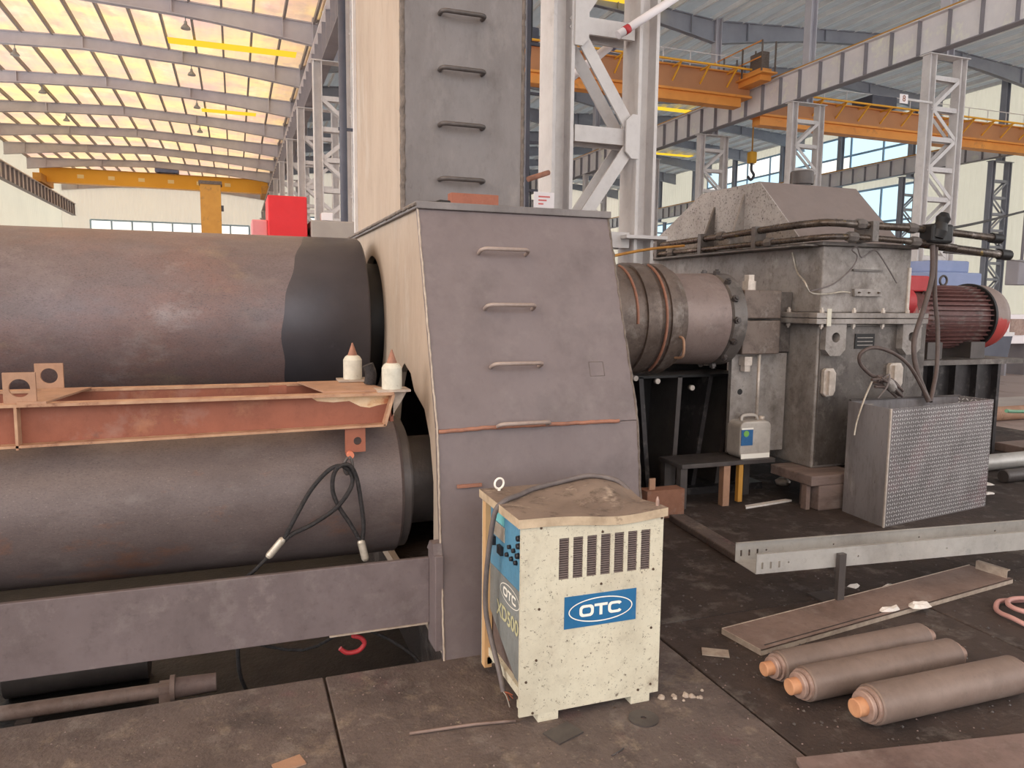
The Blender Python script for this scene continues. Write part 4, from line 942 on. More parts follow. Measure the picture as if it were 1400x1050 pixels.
# black stand under the coupling
st = thing('bearing_stand', 'black ribbed steel stand under the banded coupling', 'stand', (3.5, 5.5, 0))
put('base', G().box((2.7, 5.25, 0), (4.25, 5.9, .06)), 'stand', st)
put('back_plate', G().box((2.75, 5.75, .06), (4.2, 5.80, 1.12)), 'black', st)
for i, (xb, xt, m) in enumerate(((2.90, 2.88, 'stand'), (3.15, 3.05, 'stand'), (3.38, 3.42, 'neck'), (3.58, 3.72, 'stand'), (3.82, 3.92, 'neck'), (4.02, 4.08, 'neck'))):
    put('rib', G().prism([(xb, .06), (xb+.04, .06), (xt+.04, .99), (xt, .99)], 1, 5.33, 5.75), m, st)
for (x, y) in ((868, 517), (898, 521), (945, 530)):
    p = gy(x, y, 5.32); put('plug', G().cyl((p.x, 5.34, p.z), (p.x, 5.30, p.z), .022, 12), 'bolt', st)
put('top_saddle', G().holed([(4.95, .98), (5.6, .98), (5.6, 1.2), (4.95, 1.2)], [], 0, 3.30, 3.52) if False else G().box((2.9, 5.33, .98), (4.1, 5.75, 1.0)), 'black', st)
# pipes over the gearbox: along its side, then round the corner along its front
pg = gb
ZP = 2.215
put('pipe', G().tube([(4.22, 7.6, ZP-.03), (4.22, 6.5, ZP-.02), (4.22, 5.2, ZP), (4.235, 4.80, ZP+.002), (4.32, 4.66, ZP), (4.6, 4.62, ZP-.01), (5.2, 4.60, ZP-.02), (5.98, 4.60, ZP-.06)], .030, 12), 'pipe', pg)
put('pipe', G().tube([(4.20, 7.3, ZP-.12), (4.20, 6.0, ZP-.115), (4.20, 5.0, ZP-.115), (4.24, 4.75, ZP-.11), (4.36, 4.64, ZP-.105), (4.7, 4.60, ZP-.11), (5.2, 4.58, ZP-.13), (5.5, 4.58, ZP-.15)], .024, 12), 'pipe', pg)
put('pipe', G().tube([(5.2, 4.70, ZP-.12), (5.6, 4.68, ZP-.15), (6.12, 4.66, ZP-.185)], .034, 10), 'pipe', pg)
put('pipe_end_cap', G().lathe((4.22, 7.58, ZP-.03), (0, 1, 0), [(0, .04), (.12, .04), (.14, .03)], 14), 'black', pg)
put('pipe_end_cap', G().lathe((6.10, 4.66, ZP-.183), (1, 0, -.05), [(0, .045), (.12, .045), (.14, .02)], 12), 'black', pg)
put('pipe_end_cap', G().lathe((5.92, 4.60, ZP-.057), (1, 0, -.05), [(0, .042), (.1, .042), (.11, .03)], 12), 'black', pg)
for p, d in (((4.50, 4.625, ZP-.005), (1, 0, 0)), ((5.00, 4.605, ZP-.015), (1, 0, 0)), ((4.42, 4.62, ZP-.105), (1, 0, 0)), ((5.02, 4.585, ZP-.122), (1, 0, 0)), ((4.20, 5.2, ZP-.115), (0, 1, 0)), ((4.22, 5.9, ZP-.008), (0, 1, 0)), ((4.20, 6.7, ZP-.118), (0, 1, 0))):
    put('union', G().lathe(Vector(p), d, [(0, .036), (.02, .042), (.07, .042), (.09, .036)], 8, False), 'gear_dark', pg)
put('valve', G().lathe((5.22, 4.52, ZP-.09), (.25, -.1, 1), [(0, .05), (.06, .06), (.12, .045), (.16, .055), (.2, .03)], 12), 'black', pg, bevel=.004)
put('valve_body', G().box((5.16, 4.5, ZP-.13), (5.38, 4.64, ZP+.02)), 'black', pg, bevel=.02)
for yv in (7.0, 6.2, 5.4): 
    put('pipe_clamp', G().box((4.17, yv, 2.06), (4.285, yv+.05, ZP+.03)), 'gear_dark', pg)
put('pipe_clamp', G().box((4.62, 4.57, 2.081), (4.68, 4.76, ZP+.02)), 'gear_dark', pg)
put('pipe_tray', G().box((4.16, 4.78, 2.045), (4.288, 7.25, 2.058)), 'gear_dark', pg)
oc = put('orange_conduit', G().tube([gy(838, 350, 5.6), gy(885, 341, 5.75), gy(935, 336, 5.95)], .012, 8), 'brass'); tag(oc, 'orange conduit running over the banded coupling to the pipes', 'conduit')
# cables on the gearbox
def cable(label, pts, r=.008, m='cable', name='loose_cable'):
    c = put(name, G().tube(pts, r, 8), m); return tag(c, label, 'cable')
FY = GY0-.02
cable('pale wire looping across the gearbox upper front to the terminal bar', [gx(1083, 345, GX0-.012), gx(1090, 372, GX0-.012), gy(1100, 385, FY-.11), gy(1108, 400, FY-.11), gy(1130, 402, FY-.02), gy(1150, 399, FY-.015), gy(1162, 400, FY-.015)], .007, 'ferrule')
cable('thin grey wires with a knot hanging on the gearbox front', [gy(1108, 398, FY-.10), gy(1140, 388, FY-.02), gy(1165, 366, FY-.015), gy(1172, 350, FY-.015), gy(1165, 342, FY-.03), gy(1172, 338, FY-.03), gy(1178, 352, FY-.02), gy(1195, 342, FY-.02), gy(1205, 352, FY-.02), gy(1215, 368, FY-.02), gy(1226, 387, FY-.02)], .006, 'cable')
# tread plate box
tb = thing('tread_plate_box', 'box clad in worn tread plate standing before the gearbox', 'box', (4.9, 4.25, 0))
bx = [(4.345, 4.03), (5.60, 4.22), (5.56, 4.50), (4.42, 4.50), (4.385, 4.47)]
def wall(i, j, t, m, name):
    a, b = Vector(bx[i]+(0,)), Vector(bx[j]+(0,)); d = (b-a).normalized(); n = Vector((-d.y, d.x, 0))*t
    return put(name, G().prism([(a.x, a.y), (b.x, b.y), ((b+n).x, (b+n).y), ((a+n).x, (a+n).y)], 2, 0, .862), m, tb)
wall(0, 1, .01, 'tread', 'tread_panel'); wall(1, 2, .01, 'tread', 'tread_panel'); wall(4, 0, .01, 'galvflat', 'side_panel'); wall(2, 3, .01, 'galvflat', 'back_panel')
put('inner_floor', G().prism([(4.40, 4.08), (5.54, 4.25), (5.52, 4.48), (4.45, 4.48)], 2, .70, .71), 'gear_dark', tb)
put('corner_edge', G().bar((4.342, 4.03, 0), (4.342, 4.03, .864), .012, .012), 'bolt', tb)
put('notch_plate', G().prism([(4.42, .62), (4.45, .62), (4.46, .86), (4.39, .86)], 1, 4.30, 4.31), 'gear', tb)
put('back_rim', G().bar((4.42, 4.49, .864), (5.56, 4.49, .864), .02, .012), 'neck', tb)
# hoses from the pipes down into the box, bundle with tape
HZ = 4.42
hb = thing('hose_bundle', 'dark hoses dropping from the valve into the tread plate box', 'hose', (5.2, 4.45, .9))
put('hose', G().tube([gy(1275, 335, 4.56), gy(1274, 380, 4.56), gy(1262, 425, 4.56), gy(1250, 465, 4.54), gy(1252, 500, 4.5), gy(1262, 530, 4.45), gy(1270, 549, 4.42)], .020, 10), 'hosedark', hb)
put('hose', G().tube([gy(1280, 335, 4.58), gy(1278, 400, 4.58), gy(1282, 450, 4.58), gy(1281, 500, 4.55), gy(1276, 530, 4.48), gy(1272, 549, 4.44)], .017, 10), 'hosedark', hb)
hl = thing('cable_bundle', 'taped cable bundle with big brown loop above the tread plate box', 'cable', (4.8, 4.45, .86))
put('loop', G().tube([gy(1270, 548, 4.42), gy(1258, 525, 4.42), gy(1243, 500, 4.4), gy(1222, 483, 4.4), gy(1195, 475, 4.4), gy(1177, 483, 4.4), gy(1176, 497, 4.42), gy(1190, 512, 4.42), gy(1205, 520, 4.4), gy(1230, 540, 4.4)], .014, 8), 'hosedark', hl)
g = G()
for k in range(9):
    a = gy(1188+random.uniform(0, 18), 515+random.uniform(-5, 14), 4.38+random.uniform(-.03, .03)); b = gy(1212+random.uniform(0, 26), 528+random.uniform(-3, 16), 4.38+random.uniform(-.03, .03))
    g.tube([a, a.lerp(b, .5)+Vector((0, 0, random.uniform(0, .05))), b], .011, 6)
put('taped_strands', g, 'hosedark', hl)
put('tape_knot', G().lathe(gy(1212, 520, 4.37), (.6, .1, -.5), [(0, .03), (.04, .04), (.1, .038), (.14, .02)], 10), 'gear', hl)
put('pale_wire', G().tube([gy(1192, 522, 4.36), gy(1182, 545, 4.30), gy(1172, 575, 4.27), gy(1168, 595, 4.26)], .007, 6), 'ferrule', hl)
put('hanging_wire', G().tube([gy(1205, 520, 4.36), gy(1216, 512, 4.36), gy(1212, 530, 4.34), gy(1200, 545, 4.36)], .007, 6), 'cable', hl)
# motor
mo = thing('electric_motor', 'red-brown finned electric motor on a black pedestal behind the gearbox', 'motor', (7.2, 6, 1.05))
MY, MZ, MR = 6.0, 1.47, .335
put('frame', G().lathe((6.55, MY, MZ), (1, 0, 0), [(0, .27), (.08, .30), (1.1, .30)], 40), 'motor', mo)
f0 = None
for k in range(38):
    a = 2*PI*k/38
    m = Matrix.Translation((6.7, MY, MZ)) @ Matrix.Rotation(a, 4, 'X')
    put('fin', G().box((0, -.006, .29), (.86, .006, .336), m), 'motor', mo)
q_ = NT('worn_cowl_paint'); v_ = q_.coord(); sx_ = q_.n('SeparateXYZ'); q_.l(v_, sx_.inputs[0])
hz_ = q_.math('ADD', sx_.outputs[2], q_.math('MULTIPLY', q_.math('SUBTRACT', q_.noise(v_, 5, 6, .7), .5), .25))
c_ = q_.mix(q_.ramp(hz_, .33, .36), lin0(176, 62, 58), lin0(140, 124, 118)); c_ = q_.mix(q_.math('MULTIPLY', q_.ramp(q_.noise(v_, 9, 7, .7), .5, .7), .4), c_, lin0(96, 74, 70))
p_ = q_.n('BsdfPrincipled'); q_.l(c_, p_.inputs['Base Color']); p_.inputs['Roughness'].default_value = .55; q_.l(p_.outputs[0], q_.out.inputs[0]); MT['motor_fan'] = q_.m
put('fan_cowl', G().lathe((7.58, MY, MZ), (1, 0, 0), [(0, .345), (.16, .345), (.23, .325), (.28, .26), (.29, .08)], 40), 'motor_fan', mo)
put('cowl_rim', G().lathe((7.555, MY, MZ), (1, 0, 0), [(0, .36), (.03, .36)], 40), 'black', mo)
put('end_shield', G().lathe((6.35, MY, MZ), (1, 0, 0), [(0, .12), (.1, .24), (.2, .30)], 32), 'motor_cowl', mo)
put('terminal_box', G().box((6.50, MY-.2, MZ+.26), (6.78, MY+.1, MZ+.42)), 'red', mo, bevel=.015)
put('eye_ring', G().tube([(7.2+.05*math.cos(2*PI*k/12), MY, MZ+.385+.05*math.sin(2*PI*k/12)) for k in range(12)], .012, 8, 2, True), 'neck', mo)
for x in (6.8, 7.4): put('foot', G().box((x-.10, MY-.30, 1.05), (x+.10, MY+.30, MZ-.25)), 'neck', mo)
pd = thing('motor_pedestal', 'black steel pedestal under the red-brown motor', 'pedestal', (7.2, 6, 0))
put('top_plate', G().box((6.3, 5.55, 1.0), (7.75, 6.45, 1.05)), 'gear_dark', pd)
put('body', G().box((6.4, 5.65, 0), (7.55, 6.4, 1.0)), 'stand', pd)
for x in (6.55, 6.85, 7.15, 7.45): put('rib', G().box((x-.02, 5.58, 0), (x+.02, 5.65, 1.0)), 'stand', pd)
rb = thing('brake_unit', 'red brake housing between gearbox and motor', 'brake', (6.1, 5.6, 1.3))
put('drum', G().lathe((5.62, 5.6, 1.62), (1, 0, 0), [(0, .20), (.18, .20), (.2, .14), (.5, .14)], 28), 'red', rb)
put('arm', G().box((5.62, 5.42, 1.60), (5.85, 5.46, 2.0)), 'gear_dark', rb, bevel=.01)
put('solenoid', G().box((5.55, 5.38, 1.86), (5.9, 5.55, 1.98)), 'red', rb, bevel=.02)
put('base', G().box((5.5, 5.35, 0), (6.13, 5.9, 1.42)), 'gear_dark', rb)

# supports, bench, can and clutter under the drive
sb = put('support_beam', G().box((4.12, 4.52, .20), (4.32+.28, 5.0, .279)), 'wood_block', bevel=.008); tag(sb, 'grey timber sleeper under the gearbox front corner', 'timber')
p = gz(1128, 698); wb = put('timber_block', G().box((4.20, 4.52, 0), (4.44, 4.74, .199)), 'wood_block', bevel=.01); tag(wb, 'squat timber block under the grey sleeper beside the tread plate box', 'block')
sp_ = put('steel_prop', G().box((4.13, 4.58, 0), (4.17, 4.64, .199)), 'channel', bevel=.004); tag(sp_, 'thin brown steel prop under the grey sleeper', 'prop')
for (x, yv) in ((5.0, 4.9), (5.1, 6.9), (4.5, 6.9)):
    o = put('support_block', G().box((x-.15, yv-.15, 0), (x+.15, yv+.15, .279)), 'neck', bevel=.008); tag(o, 'dark steel packing block under the gearbox case', 'block', 'packing blocks under the gearbox')
bt = thing('steel_bench', 'low dark steel bench carrying the white plastic can', 'bench', (3.7, 5.05, 0))
put('top', G().box((3.18, 4.86, .325), (4.05, 5.20, .36)), 'neck', bt, bevel=.004)
for (x, yv, m) in ((3.60, 4.90, 'tan'), (3.22, 4.92, 'neck'), (3.98, 5.15, 'neck'), (3.22, 5.15, 'neck')):
    put('leg', G().box((x-.03, yv-.03, 0), (x+.03, yv+.03, .325)), m, bt)
put('leg', G().box((3.72, 4.88, .02), (3.76, 4.92, .325)), 'yellow_old', bt)
jc = thing('plastic_can', 'milky plastic jerry can with blue label on the low bench', 'can', (3.87, 4.98, .36))
def rrect(x0, x1, z0, z1, r, n=5):
    P = []
    for cx, cz, a0 in ((x1-r, z1-r, 0), (x0+r, z1-r, PI/2), (x0+r, z0+r, PI), (x1-r, z0+r, 3*PI/2)):
        P += [(cx+r*math.cos(a0+PI/2*k/n), cz+r*math.sin(a0+PI/2*k/n)) for k in range(n+1)]
    return P
put('can_body', G().prism(rrect(3.735, 4.03, .36, .66, .05), 1, 4.90, 5.08), 'plastic', jc, bevel=.012)
put('can_handle', G().tube([(3.80, 4.99, .655), (3.82, 4.99, .695), (3.93, 4.99, .695), (3.96, 4.99, .655)], .014, 8), 'plastic', jc)
put('can_cap', G().cyl((4.0, 4.99, .65), (4.0, 4.99, .685), .025, 14), 'bolt', jc)
put('can_label', G().box((3.74, 4.895, .47), (3.85, 4.90, .60)), 'label_blue', jc)
put('can_label_leaf', G().prism(circ(3.785, .565, .025, 14), 1, 4.892, 4.895), 'label_green', jc)
put('can_label_header', G().box((3.74, 4.892, .598), (3.85, 4.8951, .612)), 'logo_white', jc)
put('can_liquid_line', G().box((3.745, 4.896, .362), (4.02, 4.9, .40)), 'logo_white', jc)
cbx = thing('cardboard_box', 'small brown cardboard box on the dirt floor behind the welder', 'box', (3.1, 5.0, 0))
put('box_body', G().box((2.80, 4.72, 0), (3.12, 4.84, .215)), 'cardboard', cbx, bevel=.003)
put('box_flap', G().box((2.84, 4.76, .215), (2.89, 4.775, .30), Matrix.Translation((0, 0, 0))), 'tan', cbx)
kb = put('floor_kerb', G().prism([(2.86, 3.75), (2.98, 3.72), (3.07, 4.64), (2.95, 4.66)], 2, 0, .05), 'concrete', bevel=.01); tag(kb, 'low dirty kerb beside the trench before the coupling', 'kerb')
kb.data.materials[0] = MT['plate_floor']
# scrap on the floor under the drive
for i, (px_, py_, m, lab) in enumerate(((1070, 662, 'bolt', 'pale crumpled rag under the gearbox sleeper'), (1050, 690, 'white', 'white dusty strip of scrap under the gearbox'), (1095, 603, 'channel', 'reddish bolt standing at the gearbox foot'))):
    p = gz(px_, py_) if i < 2 else Vector((4.25, 4.95, .28))
    if i == 0: g = G().lathe((p.x, p.y, .0), (0, 0, 1), [(0, .06), (.03, .07), (.06, .03)], 9)
    elif i == 1: g = G().prism([(p.x-.25, p.y-.05), (p.x+.25, p.y+.02), (p.x+.22, p.y+.06), (p.x-.22, p.y)], 2, 0, .015)
    else: continue
    o = put('floor_scrap', g, m); tag(o, lab, 'scrap')
rng = random.Random(3)
# ================================================================ RIGHT FOREGROUND
# galvanised cable tray
a = Vector((2.497, 3.10, .201)); ang = -.095
ct = thing('cable_tray', 'galvanised perforated cable tray propped above the floor on a small post', 'cable tray', (3.3, 3.05, .201))
TM = Matrix.Translation(a) @ Matrix.Rotation(ang, 4, 'Z')
TL = 2.35
def tput(name, g, m): put(name, g.xf(TM), m, ct)
def traywall(y0, y1):
    holes = [[(x-.006, .025), (x+.006, .025), (x+.006, .06), (x-.006, .06)] for x in (.035, .085, .135)]
    holes += [circ(x, .05, .006, 8) for x in (.19, .62, 1.2, 1.75)]
    return G().holed([(0, 0), (TL, 0), (TL, .105), (0, .105)], holes, 1, y0, y1)
tput('tray_side', traywall(0, .003), 'galv'); tput('tray_side', traywall(.20, .203), 'galv')
tput('tray_bottom', G().box((0, .003, 0), (TL, .20, .003)), 'galv')
tput('tray_lip', G().box((0, .003, .102), (TL, .018, .105)), 'galv'); tput('tray_lip', G().box((0, .185, .102), (TL, .2, .105)), 'galv')
for (x, lab) in ((.50, 'rusty angle post under the left end of the galvanised tray'), (2.2, 'steel trestle post under the far end of the galvanised tray')):
    q = TM @ Vector((x, -.016, 0)) 
    o = thing('tray_post', lab, 'post', (q.x, q.y, 0))
    put('post', G().box((q.x-.022, q.y-.014, .01), (q.x+.022, q.y+.012, .20 if x > 1 else .28)), 'neck', o)
    put('post_foot', G().box((q.x-.07, q.y-.014, 0), (q.x+.07, q.y+.16, .01)), 'neck', o)
    if x > 1: put('bearer', G().box((q.x-.03, q.y-.01, .18), (q.x+.03, q.y+.25, .2005)), 'neck', o)
    else: put('bearer', G().box((q.x-.03, q.y+.012, .18), (q.x+.03, q.y+.25, .2005)), 'neck', o)
# brown channel-shaped sheet
c0 = Vector((2.21, 2.68, 0)); ang = math.atan2(.262, 1.914)
CM = Matrix.Translation(c0) @ Matrix.Rotation(ang, 4, 'Z')
cs = thing('sheet_channel', 'brown shallow sheet channel lying on the floor with upturned end', 'channel', (3.2, 2.95, 0))
def cput(name, g, m): return put(name, g.xf(CM), m, cs)
cput('web', G().box((0, 0, .022), (2.0, .255, .027)), 'channel')
cput('flange', G().box((0, 0, 0), (2.0, .004, .027)), 'edge'); cput('flange', G().box((0, .251, 0), (2.0, .255, .03)), 'edge')
cput('end_flange', G().box((1.97, .02, .027), (1.975, .20, .075)), 'edge'); cput('end_flange_lip', G().box((1.975, .02, .07), (2.0, .20, .075)), 'edge')
cput('slit', G().box((.05, .028, .0265), (.98, .034, .0278)), 'black'); cput('open_end', G().box((-.001, .004, .0), (.003, .251, .0275)), 'edge')
for i, (x, y, w) in enumerate(((1215, 833, .13), (1258, 828, .15))):
    p = gz(x, y, .03); g = G()
    n = 9; pts = []
    top = []
    for k in range(n):
        a = 2*PI*k/n; r = w*.5*random.uniform(.5, 1.1); pts.append((p.x+r*math.cos(a), p.y+r*math.sin(a)*(.45 if i == 0 else .7), .028)); top.append((p.x+.7*r*math.cos(a), p.y+.7*r*math.sin(a)*.5, .028+random.uniform(.006, .022)))
    g.add(pts+top+[(p.x, p.y, .04)], [(k, (k+1) % n, (k+1) % n+n, k+n) for k in range(n)]+[(k+n, (k+1) % n+n, 2*n) for k in range(n)])
    o = put('paper_scrap', g, 'white'); tag(o, ['flat white scrap on the brown sheet channel', 'crumpled white paper on the brown sheet channel'][i], 'scrap')
for i, (x, y) in enumerate(((1166, 802), (1218, 802), (1205, 816))):
    p = gz(x, y); n = 7; g = G(); pts = []
    for k in range(n):
        a = 2*PI*k/n; r = .035*random.uniform(.5, 1.2); pts.append((p.x+1.3*r*math.cos(a), p.y+r*math.sin(a)))
    g.add([(q[0], q[1], .0) for q in pts]+[(p.x+(q[0]-p.x)*.6, p.y+(q[1]-p.y)*.6, random.uniform(.006, .016)) for q in pts], [tuple(range(n, 2*n))]+[(k, (k+1) % n, (k+1) % n+n, k+n) for k in range(n)])
    o = put('paper_scrap', g, 'white'); tag(o, 'small white scrap on the dirt floor behind the sheet channel', 'scrap', 'white scraps behind the channel')
# three conveyor rollers
def roller(x0, y0, x1, y1, label, R=.072):
    a, b = Vector((x0, y0, R)), Vector((x1, y1, R)); d = (b-a).normalized(); L = (b-a).length
    t = thing('steel_roller', label, 'roller', (a.x, a.y, 0))
    put('roller_tube', G().lathe(a, d, [(0, R-.004), (.006, R), (L-.004, R), (L, R-.004)], 48), 'roller', t)
    put('end_collar', G().lathe(a-d*.035, d, [(0, R-.022), (.003, R-.018), (.016, R-.018), (.016, R-.026), (.022, R-.026), (.022, R-.009), (.036, R-.009)], 40), 'roller_end', t)
    put('shaft', G().lathe(a-d*.075, d, [(0, R*.40), (.003, R*.46), (.045, R*.46)], 28), 'roller_rust', t)
    put('shaft_end', G().lathe(b, d, [(0, R-.014), (.02, R-.014), (.02, R*.42), (.06, R*.42)], 28), 'roller_end', t)
roller(2.125, 2.47, 2.955, 2.485, 'brown steel roller beside the sheet channel, first of three', .064)
roller(2.118, 2.305, 2.92, 2.30, 'middle brown steel roller lying between the two others', .070)
roller(2.238, 2.085, 3.0, 2.075, 'thick brown steel roller lying apart from the other two', .076)
# pink hose coil
hc = put('hose_coil', G().tube([(3.86+.2*math.cos(a), 2.56+.19*math.sin(a), .012+.006*(k % 3)) for k, a in enumerate([PI*2*i/16 for i in range(16)])]+[(3.88+.12*math.cos(a), 2.62+.1*math.sin(a), .036) for a in [PI*2*i/12 for i in range(14)]], .013, 8), 'hose'); tag(hc, 'coil of pink welding hose on the dirt floor', 'hose')
# flat pieces on the floor
sl_ = put('steel_plate', G().prism([(1.80, 1.975), (2.73, 1.815), (3.2, 1.73), (3.1, 1.3), (1.62, 1.45)], 2, 0, .022), 'slab', bevel=.003); tag(sl_, 'pinkish flat steel plate lying before the rollers', 'plate')
ws = put('washer', G().holed(circ(1.435, 2.395, .058, 28), [circ(1.435, 2.395, .012, 12)], 2, 0, .006), 'neck'); ws.location.z = 0; tag(ws, 'round steel washer plate beside the welder foot', 'washer')
p = gz(770, 1003); o = put('small_plate', G().box((-.062, -.045, 0), (.062, .045, .006)).xf(Matrix.Translation(p) @ Matrix.Rotation(.35, 4, 'Z')), 'neck'); tag(o, 'small square steel plate on the floor plate before the welder', 'plate')
p = gz(978, 893); o = put('small_plate', G().box((-.06, -.035, 0), (.06, .035, .006)).xf(Matrix.Translation(p) @ Matrix.Rotation(-.55, 4, 'Z')), 'edge'); tag(o, 'small pale steel plate on the floor between welder and rollers', 'plate')
p = gz(395, 1046); o = put('small_plate', G().box((-.05, -.03, 0), (.05, .03, .006)).xf(Matrix.Translation(p) @ Matrix.Rotation(.3, 4, 'Z')), 'tan'); tag(o, 'tan offcut on the floor plate beside the plate joint', 'plate')
o = put('steel_rod', G().tube([gz(560, 1003, .008), gz(650, 990, .008), gz(705, 985, .008)], .006, 6, 0), 'channel'); tag(o, 'thin bent rod on the floor plate beside the welder', 'rod')
for i, (x, y, lab) in enumerate(((845, 1030, 'tiny nail on the floor plate before the washer'), (930, 955, 'clump of pale slag beside the welder'))):
    p = gz(x, y)
    if i == 0: g = G().cyl((p.x-.03, p.y-.01, .004), (p.x+.03, p.y+.015, .004), .003, 6)
    else:
        g = G()
        for k in range(12):
            q = Vector((p.x+random.uniform(-.08, .12), p.y+random.uniform(-.03, .05), 0)); r = random.uniform(.006, .016)
            g.lathe(q, (0, 0, 1), [(0, r), (r*.6, r*.8), (r, r*.2)], 6, False)
    o = put('debris', g, ['neck', 'edge'][i]); tag(o, lab, 'debris')
    if i: o['kind'] = 'stuff'
# loose grit strewn over the plates
g = G()
for k in range(650):
    x = random.uniform(-.9, 2.6); yv = random.uniform(1.85, 3.05)
    if .9 < x < 1.62 and yv > 2.45: continue
    r = random.uniform(.001, .0045)
    a = random.uniform(0, PI)
    m = Matrix.Translation((x, yv, 0)) @ Matrix.Rotation(a, 4, 'Z')
    g.add([m @ Vector(v) for v in ((-r, -r*.8, 0), (r, -r*.6, 0), (r*.7, r, 0), (-r*.6, r*.8, 0), (0, 0, r*1.1))], [(0, 1, 4), (1, 2, 4), (2, 3, 4), (3, 0, 4)])
gr = put('floor_grit', g, 'slab'); tag(gr, 'scattered tan grit and slag crumbs over the floor plates', 'grit'); gr['kind'] = 'stuff'
g = G()
for k in range(700):
    x = random.uniform(1.9, 4.6); yv = random.uniform(1.9, 4.0)
    r = random.uniform(.002, .008); a = random.uniform(0, PI); m = Matrix.Translation((x, yv, 0)) @ Matrix.Rotation(a, 4, 'Z')
    g.add([m @ Vector(v) for v in ((-r, -r*.8, 0), (r, -r*.6, 0), (r*.7, r, 0), (-r*.6, r*.8, 0), (0, 0, r*.9))], [(0, 1, 4), (1, 2, 4), (2, 3, 4), (3, 0, 4)])
gr = put('floor_grit', g, 'neck'); tag(gr, 'dark crumbs of dirt strewn round the rollers and tray', 'grit'); gr['kind'] = 'stuff'

# ================================================================ MIDDLE AND FAR GROUND
rc = thing('red_cabinet', 'bright red machine cabinet behind the upper roll', 'cabinet', (.78, 12.3, 0))
put('body', G().box((.50, 12, 0), (1.07, 12.8, 3.12)), 'redbox', rc, bevel=.02)
put('side_box', G().box((.27, 12.1, 0), (.50, 12.7, 2.76)), 'pink', rc, bevel=.02)
put('hinge_knob', G().cyl((1.07, 12.2, 2.62), (1.11, 12.2, 2.62), .05, 12), 'black', rc)
cc_ = thing('cream_cabinet', 'cream switch cabinet beside the red cabinet behind the tower', 'cabinet', (1.55, 12.4, 0))
put('body', G().box((1.12, 12, 0), (2.1, 12.8, 2.78)), 'welder', cc_, bevel=.02)
cc_.children[0].data.materials[0] = MT['concrete']
put('lamp_box', G().box((1.28, 12.0, 2.78), (1.45, 12.2, 2.90)), 'paper', cc_, bevel=.01)
dpl = thing('dark_riser', 'dark vertical pipe riser behind the tower', 'pipe', (2.35, 17.0, 0))
put('pipe', G().cyl((2.30, 17, 0), (2.30, 17, 9.0), .08, 12), 'dark_grey', dpl)
put('bracket', G().box((2.2, 17, 5.2), (2.6, 17.05, 5.26)), 'dark_grey', dpl)
put('foot', G().cyl((2.30, 17, 0), (2.30, 17, .05), .22, 12), 'dark_grey', dpl)
# notice and bracket on the near column
pn = thing('paper_notice', 'white paper notice with red print on the near column', 'notice', (2.5, 6.0, 2.4))
a, b = gy(730, 262, 6.09), gy(757, 290, 6.09)
put('sheet', G().box((a.x, 6.085, b.z), (b.x, 6.095, a.z)), 'paper', pn)
for k_ in range(3): put('print_line', G().box((a.x+.04, 6.083, a.z-.045-.03*k_), (b.x-.04-.03*k_, 6.085, a.z-.032-.03*k_)), 'red_print', pn)
ba = put('pipe_stub', G().cyl(gy(722, 245, 5.95), gy(750, 236, 6.05), .022, 10), 'weld_rust'); tag(ba, 'short rusty pipe stub fixed beside the tower at the near column', 'pipe')
# plinth ledge under the near column chords
pe = put('column_plinth', G().box((2.2, 5.98, 0), (2.21, 6.5, .01)), 'concrete')
bpy.data.objects.remove(pe)
ld = thing('side_ladder', 'thin black ladder rising between tower and near column', 'ladder', (2.8, 6.9, 0))
for x in (2.66, 2.95): put('stile', G().box((x-.02, 6.88, 0), (x+.02, 6.92, 8.6)), 'dark_grey', ld)
for k in range(18): put('rung', G().bar((2.66, 6.9, .4+k*.45), (2.95, 6.9, .4+k*.45), .025, .025), 'dark_grey', ld)
cable('black cable hanging between the tower and the near column', [(2.72, 7.0, 8.0), (2.70, 6.98, 5.5), (2.73, 7.0, 4.2), (2.66, 6.97, 3.3), (2.74, 7.0, 2.6), (2.70, 7.0, 1.5), (2.70, 7.05, .05), (2.8, 7.2, .012)], .012, 'knob')
# white tube lamp rods crossing the near column
fr = thing('inspection_pipe', 'white pipe with red band slanting across the near column', 'pipe', (3.6, 6, 4))
a, b = gy(845, 48, 5.9), gy(925, -4, 5.9)
put('pipe', G().cyl(a, b, .035, 12), 'paper', fr)
put('red_band', G().cyl(a.lerp(b, .10), a.lerp(b, .18), .038, 12), 'red', fr)
a2, b2 = gy(770, 115, 6.6), gy(835, 62, 6.6)
br = thing('raking_tube', 'white raking brace tube behind the near column lacing', 'brace', (3, 6.6, 3.3)); put('tube', G().cyl(a2, b2, .04, 12), 'paper', br); put('flange', G().cyl(b2, b2.lerp(a2, -.04), .06, 12), 'blue', br)
# crane hook far off
hkz = thing('crane_hook', 'yellow crane hook block on chain under the far roof', 'hook', (30.4, 40, 8.6))
put('chain', G().cyl((30.4, 40, 10.8), (30.4, 40, 14.87), .05, 6), 'yellow_old', hkz)
put('block', G().box((30.15, 39.8, 10.2), (30.65, 40.2, 10.9)), 'yellow', hkz, bevel=.08)
put('hook', G().tube([(30.4, 40, 10.2), (30.4, 40, 9.8), (30.6, 40, 9.5), (30.4, 40, 9.2), (30.15, 40, 9.4)], .08, 8), 'dark_grey', hkz)
